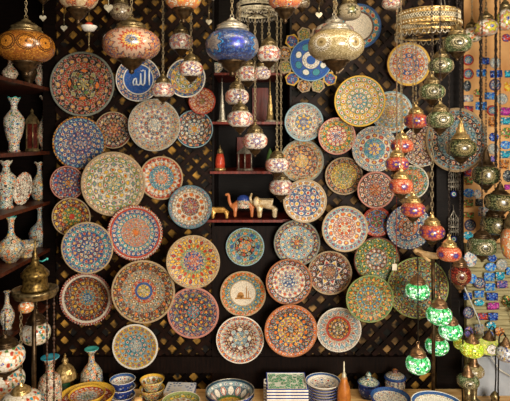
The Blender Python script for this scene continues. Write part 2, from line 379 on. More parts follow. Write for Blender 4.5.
# ---------------------------------------------------------------- wall plates
def plate_mesh(R, depth, seg=56):
    bm = bmesh.new(); d = depth*R
    lathe(bm, [(0, .0), (.3*R, 0), (.52*R, .004*R), (.66*R, .25*d), (.85*R, .8*d), (.97*R, d), (.995*R, d), (R, d-.015*R), (.985*R, d-.05*R),
               (.8*R, .45*d-.03*R), (.6*R, -.03*R), (.52*R, -.08*R), (.48*R, -.08*R), (.46*R, -.04*R), (0, -.04*R)], seg)
    return bm
PL = [
 # cx, cy, r, bands, rim, depth, layer priority (0 = back), label
 (113,130,18.5,'2 8 p NOKE|2 10 o RPN|2.2 18 d NEK|1.6 20 o RWK|1 30 z PNN|.5 1 s E',0,.14,'brown and red plate tucked behind the blue flowered plate at upper left'),
 (82,84,32.5,'1 6 o KEM|1.4 8 p MEKK|2 8 d REMK G|2.2 8 d MEKK O|2 20 o KEKR|2.2 22 o RPEK|1.2 30 o KPK|.8 1 s A',0,.12,'large dark plate with green and red star under grey-green rim, at upper left'),
 (79,143,27,'1.4 8 d OWB|1.6 10 o OWB|2 14 o WRB|2 16 d NWB|2 22 o RWB|1.4 30 o WTB|.9 44 o OYN',0,.12,'blue flowered plate with orange dotted rim below the dark green star plate'),
 (67,183,17.3,'1.4 8 p YON|1.6 8 d RYB|2 12 o WRV|2.4 16 o PRB|1 24 z WRN|.6 1 s P',0,.14,'small purple-blue plate with pinkish rim at the left end of the plates'),
 (194,129,19,'1.6 8 o ORY|1.8 8 p YTBW|2.2 12 d LWD|2.2 14 o TWN|1.8 16 o RPD|.5 1 s L',0,.13,'teal plate with orange centre next to the grey-blue plate by the niche'),
 (202,101,13.5,'1.5 6 o YRG|2 8 o OWR|2.2 12 o RWO|1.2 24 z OWR|.6 1 s R',0,.13,'small red plate just left of the niche shelves'),
 (113,184,32.5,'1 8 o YWM|1.6 8 p MWYT|2 8 d OWTM|2.2 12 o RYTW|2.2 16 d MTRW|2 22 o RWTM|1.4 30 o YWE|.8 1 s E',1,.11,'largest plate with pale yellow rim and green-yellow stars, upper left group'),
 (71,217,19.5,'1.4 1 s R|1.2 10 o YMG|2 10 d RYG|2.2 14 o YRN|2 16 o MYN|.6 1 s E',0,.13,'small green and yellow plate with solid red-orange centre at the left edge'),
 (161,178,22,'1 8 o WTE|1.4 14 z TWO|1.6 16 z OWT|1.2 20 o WBT|2 22 z ROW|1.4 24 z WOR|.6 1 s E',0,.13,'plate with concentric red and teal zigzags below the big grey-blue plate'),
 (154,125,26.3,'1 8 o NWL|1.8 8 d LSNW|2 12 o SNBS|2.4 16 d BSRW|2.2 24 o RSS|1.8 34 z NSE|.5 1 s S',1,.12,'grey-blue plate with pale star pattern and brown specks, upper middle left'),
 (135,233,27,'1 1 s O|1.3 16 z NOE|2 20 p EPOL|2 26 d TEP|2 26 o RWT|2 28 o PWB|.8 1 s R|.7 50 o WRW',1,.11,'plate with brown centre and red and white rope rim left of the lattice middle'),
 (87,248,26.2,'1.4 8 d OWT|1.8 10 o RWB|2 12 o TWV|2.2 18 o RPB|2.2 22 o OWT|1.4 30 d YTB|.7 1 s E',2,.10,'blue plate full of red flowers with cream rim at far left middle'),
 (190,207,22,'1.3 8 o RNE|1.6 12 p EBNR|1.2 20 z BEN|2.6 12 o NOEW|1.4 30 o LWE|1.2 36 o QLQ|.5 1 s Q',2,.13,'plate with brown teardrops and wide grey-blue rim right of the zigzag plate'),
 (193,262,27,'1 6 o ONP|1.6 8 p BPTO|1.6 12 d TPVB|1.4 20 z YTM|2 22 p RRYM|2.4 22 p RNFY|1 40 o YEE|.6 1 s E',3,.16,'yellow and white bowl-plate ringed with red teardrops, middle of left group'),
 (143,292,32,'1.4 8 d YWM|1.4 8 p MYBE|1 1 s B|1.5 14 d TER|2 20 o WNME|2 26 d NEA|2 28 p NNEK|1.6 30 o EMN|.8 1 s E',2,.11,'large beige-green plate with yellow star centre, lower left group'),
 (86,299,26,'1.8 8 d WLTB|1.4 12 o OYT|2 14 o NRKE|2.2 20 o RYN|2 24 o OKN|.9 1 s W|.7 48 o WPR',1,.17,'deep dark plate with pink and white twisted rim at lower left'),
 (193,313,26,'1 6 o OYB|1.6 8 o PRT|2 12 o RPD|2.2 14 o YRD|2.2 16 o YMV|1.6 24 o NPV|.9 1 s P',1,.11,'purple-red plate with yellow flowers and pink rim under the yellow bowl-plate'),
 (135,347,23,'1.2 8 d LTW|1.6 10 o TWL|2 12 o OWT|2.2 16 o OYL|2 20 o OTY|.8 1 s F',0,.12,'pale teal and orange plate with white rim, lowest of the left group'),
 (245,247,19.3,'1.2 6 o YMT|1.6 8 p TOBY|2 10 o TEGK R|2.4 12 o OEGT B|1.2 26 o RTM|.5 1 s L',0,.13,'small teal and red plate just under the niche'),
 (243,294,23,'5.5 1 s W|.5 1 s E|2 26 d GENT|1.6 26 z EGO|.7 1 s E',1,.13,'plate with cream centre picturing a mosque and a green-tan border'),
 (240,340,24,'1 8 o NEW|2.4 8 o YWNL L|2 8 p LWBN|1 20 d NWN|1 26 o RWN|2.2 26 z OLW|1.2 30 o WBO|.6 1 s F',2,.14,'plate with white and orange border and blue-yellow flower, lowest in the middle'),
 (291,331,26.6,'1.4 8 d LTN|2 10 o TOYN|2 14 d OTRY|2.2 18 o YOND|2 24 o OTN|1 36 o WRO|.6 1 s C',3,.14,'orange-rimmed plate with teal and yellow specks, right of the lowest middle plate'),
 (289,282,23.2,'1.6 4 d WSB|1.4 8 d LWB|2 12 o OLBW|2.4 16 d BOLW|2.4 22 o OLN|.7 1 s C',2,.13,'blue and white plate with orange rim and square white centre star'),
 (297,243,23.3,'1.2 8 o OYR|1.8 10 p RTMN|2 12 o RWTL|2.4 16 o RWTL|2 26 o YTN|.7 1 s A',1,.12,'teal plate with red flowers and grey-green rim below the niche right corner'),
 (330,273,22.2,'1.4 12 p NEON|1.6 16 z NEN|1 8 z WNV|2.2 8 z RWVK|1.8 16 o VWBN|1.2 24 o KEN|.7 1 s E',0,.12,'dark plate with red tulips inside a thin white star outline'),
 (345,229,23.2,'1.4 12 o MEW|1.6 8 p ORYW|2 12 d OWVP|2.4 14 o YOBW|1.8 26 o PVL|.8 1 s E',2,.13,'plate with yellow and orange flowers in rings inside a pale rim'),
 (339,330,22.5,'1.2 10 o NKM|1.8 8 o YWGN|1.8 14 d NYN|.9 1 s R|1 20 o BWE|2.2 20 z PWL|.9 36 o WPW|.5 1 s F',0,.17,'deep plate with dark centre and broad pink and blue flowered border, lower right'),
 (304,122,19.5,'1 6 o YBL|1.4 8 p BBYN B|2 8 z YYBQ Y|2.4 14 o RSLW|2.2 18 o NLS|.8 1 s L',1,.13,'blue plate with yellow eight-pointed star right of the niche top shelves'),
 (302,161,22,'1.2 6 o REY|1.8 8 p MEOY|2 10 d MOEN|2.2 14 o OEAN|2 18 o OME|.8 1 s A',0,.12,'muted green and orange plate half hidden behind the lowest hanging white lamps'),
 (305,201,22,'1.2 6 o NOB|1.6 8 o BWOB|2 8 p RWB|2.2 12 o OWTB|2 18 o MOTW|.8 1 s E',2,.12,'plate with dark blue petals round a brown centre, under the muted green plate'),
 (337,136,18.7,'1.4 6 d RBV|1.8 8 p BWVR|2.2 12 d YWMR|2.2 14 o OYG|1.4 20 o RNE|.6 1 s P',2,.13,'small pinkish plate with red and blue centre left of the big yellow-green one'),
 (360,101,25.7,'1.2 8 p WYRO|2 10 o RFMT|2.2 14 o YFLM|2.4 18 o RFMY|2 24 o OWLM|.6 1 s Y',3,.11,'large yellow-green plate right of the pale champagne lamp'),
 (344,176,19,'1 6 o TYN|1.2 12 o YMG|1.8 14 d GYNM|2.2 16 o RMGY|2.2 18 o OEGN|.7 1 s E',0,.12,'small olive-green plate with tiny green centre'),
 (375,149,23,'1.2 6 d YOB|1.6 8 p YYWJ Y|2 8 d JTTT T|2.2 12 o YRBW|2.2 20 o RWBL|.9 30 o LBW',1,.13,'bright turquoise-blue plate with yellow flower centre, right side'),
 (376,190,18.7,'1 12 o KNO|1.8 12 p EONN|2.4 14 o WNVP|2.4 16 o OWVN|.7 1 s P',2,.13,'small plate with black-brown daisy centre left of the orange lamps'),
 (377,222,15,'2.5 5 p GKNR|2.5 7 o GRKB|.8 20 o ORR|.5 1 s R',0,.12,'smallest dark plate with red border beside the white-rimmed plate'),
 (377,260,23,'1 6 o TYN|1.6 8 o LPYT|2.2 12 o WPGN|2.4 16 o YGKG|2 22 o MKG|.6 1 s N',1,.12,'dark green plate with pale yellow flowers below the smallest red plate'),
 (370,299,24,'1.2 8 o RWR|2 8 p GRTM|2.2 14 o MRGT|2.4 18 o OGNM|2 26 z MOG|.6 1 s M',2,.12,'green plate with red centre spot, lower right of the wall'),
 (409,64,22.3,'1.2 8 o OWB|1.6 8 o WBWO|2 10 o OWRB|2.2 14 o RWBO|1.4 22 o OLW|.9 1 s Y|.3 1 s N',1,.11,'orange and blue plate with yellow rim under the gold chandelier ring'),
 (392,112,21,'1.2 8 o YWO|1.8 10 o OMWY|2.2 14 d YLMW|2.2 16 o YML|1.6 22 o OMW|.7 1 s L',0,.12,'pale yellow-green plate partly behind the large yellow-green plate'),
 (422,146,20.5,'1.4 8 o NRW|1.8 8 p RWNV|2 12 o NWRN|2 14 d RWN|1.6 22 o VWPN|1.4 26 o WLN|.4 1 s W',1,.12,'brown and white plate behind the upper orange lamps'),
 (412,182,17,'1.5 6 p NRG|2 8 o RNG|2.2 10 o BYTO|1.6 16 o TLG|.6 1 s W',0,.12,'small teal and red plate hidden behind the middle orange lamps'),
 (409,227,22.5,'1 6 o EWN|1.4 6 o EWTN|1.8 8 o TWRO|2.2 12 o OWTB|2.4 22 o OWBL|1 34 d LWB',0,.12,'blue and orange plate behind the lower orange lamps'),
 (418,288,31,'1.2 8 o EGN|1.8 10 o TMGN|2 12 d GNTM|2 14 o MTGN|2.2 20 o TNGM|1.8 34 d MGN|1.2 40 z GMN|.6 1 s M',1,.11,'large plate with green lamplight in its glaze colours behind the highest lit green lamp'),  # green glow of the lit lamps is put into these glaze colours
 (186,78,19.5,'1.2 5 p BYT|2 6 o GWTY|2.2 7 o BWTM|2 9 o OTRY|1.4 20 o RTB|.7 1 s F',0,.12,'turquoise, green and red plate behind two hanging white lamps at upper left'),
 (359,26,22.5,'6 1 s W|.6 1 s N|2.2 16 o ROFT|1 1 s B',0,.12,'white plate with coloured dots and blue rim behind the champagne lamp'),
 (138,79,22.5,'6.4 1 s J|.5 1 s F|1.4 20 o RWB|1.2 26 o OWB|.5 1 s F',0,.10,'blue plate with white calligraphy under the red sunburst lamp'),
]
placed = []
for i, (cx, cy, r, spec, pr, dep, lab) in enumerate(sorted(PL, key=lambda t: t[4])):
    lev = 0
    for (qx, qy, qr, ql) in placed:
        if math.hypot(cx-qx, cy-qy) < r+qr+1.5: lev = max(lev, ql+1)
    placed.append((cx, cy, r, lev))
    y = -.026-.036*lev
    R = r*sc(y-.015); R = r*sc(y-dep*R)
    m = plate_mat('glaze_plate', spec)
    o = finish('wall_plate', plate_mesh(R, dep), m); p = at(cx, cy, y-dep*R); p.y = y
    o.location = p; o.rotation_euler = (PI/2+math.radians(random.uniform(-1.2, 1.2)), random.uniform(0, 6.28) if 'mosque' not in lab and 'calligraphy' not in lab else 0, 0)
    # rotate about the plate's own axis only
    o.rotation_euler = (Matrix.Rotation(PI/2+math.radians(1.0), 4, 'X') @ Matrix.Rotation(0 if ('mosque' in lab or 'calli' in lab) else random.uniform(0, 6.28), 4, 'Z')).to_euler()
    tag(o, lab, 'plate', 'painted plates hanging on the wall')
    if 'rope' in lab or 'twisted' in lab:
        bm = bmesh.new(); n = 60
        for k in range(n):
            a = 2*PI*k/n; ball(bm, (R*math.cos(a), R*math.sin(a), dep*R), R*.042, seg=6)
        rm = plate_mat('rope_rim', '1 1 s P|.1 1 s P|.1 60 o WFR')
        finish('rim', bm, rm, o)
    bm = bmesh.new(); tube(bm, [(0, 0, -.03*R), (0, 0, y+.0)], .003, 6)
    hk = finish('plate_hanger', bm, M['black_metal'], o)
    if 'mosque' in lab:
        bm = bmesh.new(); k = R/23
        def b2(x0, x1, z0, z1): box(bm, x0*k, x1*k, z0*k, z1*k, .0, .0016)
        b2(-8, 8, -6, -4.6); b2(-6, 1, -4.6, -2)
        lathe(bm, [(3.2*k, 0), (3*k, .0016), (0, .0016)], 16, (-2.5*k, -2*k, 0))
        b2(3, 4, -4.6, 5); b2(5.2, 6, -4.6, 2); b2(3.2, 3.8, 5, 7)
        finish('painted_mosque', bm, M['brown_ink'], o, False)['label'] = 'brown painted mosque and minarets'
    if 'calli' in lab:
        bm = bmesh.new(); k = R/22.5
        def st(pts, w=.9): tube(bm, [(x*k, z*k, .0012) for x, z in pts], [w*k*(.7 if j in (0, len(pts)-1) else 1) for j in range(len(pts))], 6)
        st([(11, 12), (10.6, 4), (10.8, -6)], 1.1)
        st([(6.5, 9), (6.4, 2), (6, -4), (4.5, -6), (2.8, -5), (2.4, 0)], 1)
        st([(2.2, 6), (2.2, 0), (1.6, -4.6), (0, -6), (-2, -5), (-2.4, -2)], 1)
        st([(-2.4, 1), (-4.4, 0), (-5.6, -3), (-4.6, -6), (-2.6, -5.6), (-2, -3), (-2.4, 1)], .9)
        st([(2.2, 9), (3.4, 7.8), (4.6, 9.4), (5.6, 8)], .6)
        finish('calligraphy', bm, M['white_ink'], o)['label'] = 'white Arabic calligraphy'

# the turned plate by the post
R = 32*sc(-.16)
m = plate_mat('glaze_plate', '1.2 8 o RWL|1.8 10 o LNWT|2 14 o TWNL|2.2 18 d WTVL|2 24 o TWRD|1.4 34 o TNL|.9 1 s E')
o = finish('wall_plate', plate_mesh(R, .12), m); o.location = at(457, 140, -.17)
o.rotation_euler = (Matrix.Rotation(math.radians(-46), 4, 'Z') @ Matrix.Rotation(PI/2, 4, 'X')).to_euler()
tag(o, 'large teal-blue plate turned sideways behind the dark green lamps', 'plate', 'painted plates hanging on the wall')
bm = bmesh.new(); tube(bm, [(0, 0, -.03*R), (0, 0, -.16)], .003, 6); finish('plate_hanger', bm, M['black_metal'], o)

# blue plate in star frame
y = -.05; s_ = sc(y); root = empty('star_plate', at(311, 60, y), 'blue and turquoise round plate set in a star frame of small tiles', 'plate', rot=(PI/2, 0, 0))
m = plate_mat('glaze_plate', '1.6 8 z BWBB|.8 8 s B|2.4 8 o WSWF|2.2 8 o TLTB|2 16 s B|.6 1 s L')
R = 21.5*s_
m = plate_mat('glaze_star', '1.7 1 s J|1.6 8 d FSFF F|3.4 8 o TTTJ F|1 1 s J|.4 1 s L', flk=.1)
finish('dish', plate_mesh(R, .08), m, root)
tm = [plate_mat('glaze_tile', a) for a in ('1 5 p OYG|1.5 5 o YGM|.7 1 s E', '1 6 o FJJ|1.6 6 p JBB|.7 1 s Y', '1 6 d YRW|1.6 6 o CYN|.7 1 s E')]
for k in range(12):
    a = 2*PI*(k+.5)/12; bm = bmesh.new(); rt = 7.4*s_
    lathe(bm, [(0, .006), (rt*.75, .005), (rt*.8, .009), (rt, .009), (rt, -.002), (0, -.002)], 6)
    t = finish('star_tile', bm, tm[k % 3], root, False); t.location = (26.6*s_*math.cos(a), 26.6*s_*math.sin(a), -.006); t.rotation_euler = (0, 0, a)
bm = bmesh.new(); lathe(bm, [(.001, -.012), (R*1.2, -.012), (R*1.2, -.008), (.001, -.008)], 24); finish('backing', bm, M['dark_wood'], root)
bm = bmesh.new(); tube(bm, [(0, 0, -.01), (0, 0, -.05)], .003, 6); finish('plate_hanger', bm, M['black_metal'], root)

# ---------------------------------------------------------------- hanging lamps
GM = {}
GM['amber'] = globe_mat('amber_mosaic', ['b5762c', 'a8662a', 'c48636', '9c5a26'], 9, [(.10, '3a2210'), (.50, 'c8822c'), (.58, '2a1a10'), (.64, 'b8762c'), (.72, '3a2412')], 0, 20, .02, 170, v0=.1, aspect=1.55, grout='5a3416', size=.75)
GM['cream_red'] = globe_mat('cream_red_mosaic', ['c9b18c', 'd8c4a0', 'b89c74'], 5, [(.14, 'W'), (.3, 'R'), (.4, 'O'), (.62, '8c2a1c')], .35, 8, .18, 150, v0=-.4)
GM['sunburst'] = globe_mat('sunburst_mosaic', ['b84a34', '8c2c28', 'd8a068', '54407c', 'c86c40'], 3, [(.12, '3a3a2a'), (.32, '1f4f8c'), (.44, 'Y'), (.50, 'a8201c'), (.64, 'b02418'), (1.0, 'd0a894'), (1.1, '3a2a50')], .0, 16, .16, 150, aspect=1.5, v0=.02)
GM['orange_white'] = globe_mat('orange_white_mosaic', ['W', 'O', 'c8a070', 'd86838'], 5, [(.14, 'T'), (.32, 'Y'), (.6, 'O')], .1, 6, .2, 150, v0=-.4)
GM['white_red'] = globe_mat('white_red_mosaic', ['F', 'F', 'e8dccb', 'F', 'F', 'c08078', '6c7ca8'], 5, [(.18, 'Y'), (.38, '2c2870'), (.68, 'a81c20')], .2, 6, .28, 190, aspect=1.3, grout='d8ccb8')
GM['white_blue'] = globe_mat('white_blue_mosaic', ['F', 'F', 'F', 'e8dccb', 'F', 'c07060', '5c70b0'], 5, [(.16, 'Y'), (.40, '1c2c88'), (.66, '6c1c50')], -.25, 7, .28, 190, alt=[(.16, 'O'), (.40, 'a81c20'), (.66, 'c8382c')], aspect=1.3, grout='d8ccb8')
GM['blue'] = globe_mat('blue_mosaic', ['24468c', '1a2e68', '4c6494', '24529c', '606c90', '2c365c'], 6, [(.10, '3c78d0'), (.30, '0c28c0'), (.42, '1434a8')], -.22, 7, .2, 190, alt=[(.30, '8c8078'), (.5, '9c9088'), (.56, '1c2c5c'), (.64, '3c90d0')], grout='2c3048', rough=.35)
GM['champagne'] = globe_mat('champagne_mosaic', ['b8a880', '9c8c64', 'cfc19a', 'a8966c'], 5, [(.10, '5c4c30'), (.30, 'b09c70'), (.42, 'F'), (.48, '5c4c34'), (.56, 'W')], .42, 18, .10, 240, grout='70603c', size=1.0)
GM['multi'] = globe_mat('multi_mosaic', ['d8602c', 'O', 'B', 'W', 'c83c24', 'Y'], 6, [(.16, '1f3f8c'), (.36, 'O'), (.62, 'c8401c')], .2, 8, .15, 170, v0=-.4)
GM['orange'] = globe_mat('orange_mosaic', ['d8623c', 'd07850', 'c8482c', 'e09870', 'b85a60'], 6, [(.16, 'Y'), (.34, '2c2c8c'), (.50, '54307c'), (.6, 'c03c34')], .3, 8, .22, 200, aspect=1.4, grout='8c4c38')
GM['orange2'] = globe_mat('orange_mosaic_b', ['d86a3c', 'd0805c', 'c84c30', 'e0a080'], 5, [(.14, '1f5c9c'), (.36, '1c2c7c'), (.50, 'a8342c')], -.1, 8, .2, 200, aspect=1.4, grout='8c4c38')
GM['darkred'] = globe_mat('dark_red_mosaic', ['8c2c20', '6c1c18', 'a84434', '3c1c20'], 4, [(.28, '5c1c18'), (.38, 'E'), (.46, '5c1c18'), (.56, 'C8A070')], .1, 14, .12, 200, aspect=1.2, grout='3c1a14')
GM['green'] = globe_mat('green_mosaic', ['56644a', '88946c', '3c4630', '66784e', 'a8ae90'], 4, [(.18, '3c3424'), (.24, 'b8ac88'), (.34, '3c3424'), (.46, 'b8ac88'), (.52, '3c3828'), (.60, '989070'), (.7, '4a5430')], .15, 14, .10, 170, size=1.3, aspect=1.3, grout='2c3420')
GM['darkgreen'] = globe_mat('dark_green_mosaic', ['343a24', '4c5236', '282e1c', '70764e'], 4, [(.20, '4c4028'), (.40, '9c8c60'), (.46, '3a3420'), (.60, '8c8058')], .12, 16, .12, 170, size=1.3, aspect=1.3, grout='1c2014')
GM['white_dark'] = globe_mat('white_green_flower_mosaic', ['a89c80', 'b8ac94'], 4, [(.22, '8c8c3c'), (.34, '5c6c2c'), (.66, '2c3420')], 0, 8, .25, 190, aspect=1.4, grout='84765c')
GM['filigree'] = globe_mat('filigree_mosaic', ['8c7c64', 'a0907a', '6c5c4c'], 6, [(.2, 'N'), (.5, 'A89878')], 0, 8, .2, 200, grout='3c2c20')
GM['party'] = globe_mat('party_mosaic', ['F', 'F', 'e8e0d4', 'F', 'O', 'F', 'G', 'F', 'T', 'F', 'R', 'F'], 5, [(.12, '1c3cc0'), (.2, 'F')], .1, 5, .2, 85, grout='d0c0a0')
GM['lit_green'] = globe_mat('lit_green_mosaic', ['4cc070', 'a0e8b0', 'f4fff8', '1c7838', '60c880', 'd0f8d8'], 5, [(.16, '1890a0'), (.3, 'c8ffd0'), (.42, '20a848')], .2, 8, .2, 95, emit=.5, aspect=1.4, grout='0c6028')
GM['lit_yellow'] = globe_mat('lit_yellow_mosaic', ['d8e84c', 'b8d838', 'f4f88c', 'c8a830'], 5, [(.14, '5c6c18'), (.3, 'e8f060'), (.4, '6c7c18')], .1, 8, .2, 120, emit=.32, aspect=1.4, grout='707c1c')
GM['lit_white'] = globe_mat('lit_white_mosaic', ['b4c838', '98ac34', 'dcd450'], 4, [(.16, '6c7060'), (.62, 'F'), (.72, '4c5c28')], .08, 8, .05, 120, emit=.7, aspect=1.4)
GM['blue_white'] = globe_mat('blue_white_mosaic', ['8ca0c0', 'd8dce4', '3c548c', 'c0c8d0', 'b89c4c'], 4, [(.16, '2c3c7c'), (.4, 'c8dcec'), (.5, '2c4c8c')], .1, 8, .2, 130, aspect=1.3)
GM['white_flower'] = globe_mat('white_flower_mosaic', ['F', 'e8e4d8', 'd8d4c8', 'd88870'], 4, [(.24, '143c9c'), (.5, 'd8c82c'), (.66, '9cb03c'), (.76, 'c84c2c')], .0, 7, .18, 90, aspect=1.2)

def lamp(px, py, rx, ry, y, g, label, cap='brass', cup=True, top=CEIL, style='dome', group='hanging mosaic lamps', pend=None, chm='chain_metal', ck=.85, wire=False, caph=1.0, name='hanging_lamp', sq=2.3):
    s_ = sc(y); a = rx*s_; b = ry*s_; p = at(px, py, y)
    root = empty(name, p, label, 'lamp', group, rz=(random.uniform(-.15, .15) if rx < 18 else math.atan2(-p.x, D+y)))
    if rx > 18: caph *= .68
    bm = bmesh.new(); n = 12; prof = []
    for i in range(n+1):
        t = -.9+1.8*i/n; prof.append((a*(1-abs(t)**sq)**(1/sq), b*t))
    lathe(bm, [(0, prof[0][1])]+prof+[(0, prof[-1][1])], 32); finish('globe', bm, GM[g], root)
    k = min(a, b*1.45); cm = M[cap]; h = b*caph
    bm = bmesh.new()
    if style == 'dome':
        pr = [(0, .88*b), (.66*k, .88*b), (.68*k, .95*b), (.64*k, 1.0*b), (.60*k, b+.05*h), (.59*k, b+.22*h), (.62*k, b+.26*h), (.52*k, b+.38*h), (.40*k, b+.58*h), (.26*k, b+.72*h), (.18*k, b+.76*h), (.20*k, b+.86*h), (.10*k, b+.98*h), (.11*k, b+1.05*h), (0, b+1.12*h)]
        ztop = b+1.10*h
    else:
        pr = [(0, .88*b), (.66*k, .88*b), (.68*k, .97*b), (.58*k, 1.02*b), (.50*k, b+.3*h), (.36*k, b+.42*h), (.34*k, b+.7*h), (.22*k, b+1.0*h), (.20*k, b+1.3*h), (.08*k, b+1.6*h), (.10*k, b+1.68*h), (0, b+1.8*h)]
        ztop = b+1.78*h
    lathe(bm, pr, 24); capo = finish('cap', bm, cm, root)
    bm = bmesh.new(); tube(bm, [(.006*math.cos(t), 0, ztop+.005+.006*math.sin(t)) for t in [2*PI*j/10 for j in range(10)]], .0018, 5, True)
    finish('hook', bm, cm, capo)
    zt = top-p.z
    if zt > ztop+.02:
        bm = bmesh.new()
        if wire: tube(bm, [(0, 0, ztop+.008), (0, 0, zt)], .0022, 6)
        else: chain(bm, 0, 0, ztop+.008, zt, ck)
        finish('chain' if not wire else 'cord', bm, M[chm], root)
    if cup:
        bm = bmesh.new()
        lathe(bm, [(0, -.86*b), (.56*k, -.86*b), (.58*k, -.98*b), (.46*k, -1.03*b), (.40*k, -1.22*b), (.27*k, -1.40*b), (.14*k, -1.52*b), (.10*k, -1.62*b), (.13*k, -1.68*b), (.07*k, -1.76*b), (0, -1.82*b)], 22)
        finish('bottom_cup', bm, M['dark_brass'] if cap != 'copper' else M['copper'], root)
    if pend:
        zz = -1.8*b; bm = bmesh.new()
        L = (pend-py)*s_
        tube(bm, [(0, 0, zz), (0, 0, -L+.012)], .0018, 5); 
        pr_ = finish('pendant_rod', bm, M['brass'], root)
        bm = bmesh.new(); heart(bm, (0, 0, -L)); finish('heart_charm', bm, M['pale_metal'], pr_, False)
    return root
def heart(bm, c, k=.014):
    pts = []
    for i in range(20):
        t = 2*PI*i/20; pts.append((.06*16*math.sin(t)**3*k, (.06*(13*math.cos(t)-5*math.cos(2*t)-2*math.cos(3*t)-math.cos(4*t)))*k))
    f = [bm.verts.new((c[0]+x, c[1]-.003, c[2]+z)) for x, z in pts]; b = [bm.verts.new((c[0]+x, c[1]+.003, c[2]+z)) for x, z in pts]
    bm.faces.new(f); bm.faces.new(b[::-1])
    for i in range(20): bm.faces.new((f[i], f[i-1], b[i-1], b[i]))

lamp(26, 47, 27.5, 16.5, -.65, 'amber', 'wide amber lamp with dark-ringed medallions in the upper left corner')
lamp(78, -6, 20, 17, -.62, 'cream_red', 'cream lamp with red flowers cut by the top edge, above the dark star plate')
lamp(121, 12, 11, 9, -.32, 'filigree', 'small dim grey-brown lamp behind the cap of the red sunburst lamp', cup=False)
lamp(131.5, 44.5, 28.5, 16.5, -.62, 'sunburst', 'wide lamp with red sunburst and blue centre, upper left', caph=.9)
lamp(183, -5, 19, 16, -.64, 'orange_white', 'orange and white lamp cut by the top edge, left of the blue lamp')
lamp(181, 42, 12, 9, -.42, 'white_red', 'small white lamp hanging right below the orange and white lamp')
lamp(191, 69, 12, 8.5, -.52, 'white_blue', 'small white lamp in front of the turquoise and red plate')
lamp(163, 90, 12, 8, -.43, 'white_red', 'small white lamp hanging beside the calligraphy plate')
lamp(209, -4, 7, 5, -.40, 'white_red', 'tiny lamp with heart pendant cut by the top edge beside the blue lamp', pend=22)
lamp(232, 46, 26.5, 17, -.78, 'blue', 'wide deep blue mosaic lamp at the top middle', 'silver', caph=.9)
lamp(285, -5, 18, 16, -.68, 'multi', 'orange and blue patterned lamp cut by the top edge over the silver ring')
SR = 2.215
lamp(269, 54, 12, 9, -.56, 'white_red', 'white lamp with red flower, highest of the cascade in front of the niche', top=SR)
lamp(248, 74, 11, 8.5, -.40, 'white_red', 'second lamp down of the white cascade, partly behind the blue lamp cup', top=SR)
lamp(237, 97, 12, 9, -.48, 'white_blue', 'third lamp down of the white cascade, between the silver and gold towers', top=SR)
lamp(240, 119, 13, 9, -.60, 'white_red', 'fourth lamp down of the white cascade, just above the dark lantern', top=SR)
lamp(255, 141, 12.5, 9, -.50, 'white_blue', 'fifth lamp down of the white cascade, right of the dark lantern', top=SR)
lamp(277, 165, 12, 8, -.45, 'white_blue', 'sixth lamp down of the white cascade, beside the niche middle shelf')
lamp(281, 187, 12, 8.5, -.33, 'white_red', 'lowest lamp of the white cascade, beside the white elephant figurine', caph=.7)
lamp(262, 73, 9, 7, -.30, 'white_blue', 'small white lamp hidden behind the second lamp of the white cascade', cup=False)
lamp(336, 46, 28, 16.5, -.72, 'champagne', 'wide champagne-coloured lamp with jewelled fan patterns', 'silver', caph=.8)
lamp(334, 33, 20, 10, -.45, 'white_red', 'white and pink lamp peeping over the champagne lamp', 'silver', cup=False)
lamp(349, 12, 12, 8.5, -.35, 'white_dark', 'small pale lamp with dark green flower above the champagne lamp', cup=False)
lamp(302, 3, 8, 6, -.35, 'filigree', 'small dark lamp hanging above the star-framed plate')
lamp(319, -6, 7, 6, -.5, 'orange_white', 'tiny lamp with a heart pendant at the top edge over the star-framed plate', pend=15)
lamp(43, -5, 8, 6, -.5, 'filigree', 'tiny lamp with filigree heart pendant right above the amber lamp', pend=18)
lamp(64, -2, 7, 6, -.42, 'blue', 'tiny blue lamp with heart pendant left of the cream lamp', pend=28)
lamp(392, 3, 10, 7, -.35, 'white_red', 'white and red lamp at the top edge left of the gold ring', cup=False)
# gold cluster
GR = 2.20; gg = 'green lamps hanging under the gold ring'
lamp(457, 44, 14.5, 9.5, -.62, 'green', 'green lamp with white medallion, highest right under the gold ring', group=gg, chm='dark_chain')
lamp(441, 66, 12.5, 8.5, -.60, 'green', 'second green lamp down, left of the highest green one', group=gg, chm='dark_chain')
lamp(432, 92, 13, 8.5, -.67, 'green', 'third green lamp down, leftmost of the green lamps', group=gg, chm='dark_chain')
lamp(440, 120, 13.5, 9, -.74, 'green', 'fourth green lamp down, in front of the turned teal plate edge', group=gg, chm='dark_chain')
lamp(461, 148, 15, 10, -.38, 'darkgreen', 'dark green lamp with tall gold cone cap before the turned teal plate', 'gold', group=gg, style='cone', chm='dark_chain')
og = 'orange lamps hanging in a cascade'
lamp(416, 121, 12, 8, -.40, 'orange', 'highest orange lamp, left of the green lamps', 'gold', group=og, top=GR, chm='chain_metal', ck=.65)
lamp(402, 146, 11.5, 7.5, -.46, 'orange2', 'second orange lamp down, right of the turquoise-blue plate', 'gold', group=og, top=GR, chm='chain_metal', ck=.65)
lamp(397, 164, 11.5, 8, -.53, 'orange', 'third orange lamp down, leftmost of the orange cascade', 'gold', group=og, chm='chain_metal', ck=.65)
lamp(401, 186, 12, 8.5, -.60, 'orange2', 'fourth orange lamp down, in front of a small teal plate', 'gold', group=og, chm='chain_metal', ck=.65)
lamp(413, 209.5, 12, 8, -.47, 'orange', 'fifth orange lamp down, over the blue and orange plate top', 'gold', group=og, top=GR, chm='chain_metal', ck=.65)
lamp(432, 232, 12.5, 8.5, -.42, 'orange', 'sixth orange lamp down, hanging on a long pale chain', 'gold', group=og, top=GR, ck=1.3)
lamp(449, 253.5, 12, 8, -.50, 'orange2', 'seventh orange-red lamp down, beside the carved wooden bracket', 'gold', group=og, cup=False, chm='dark_chain')
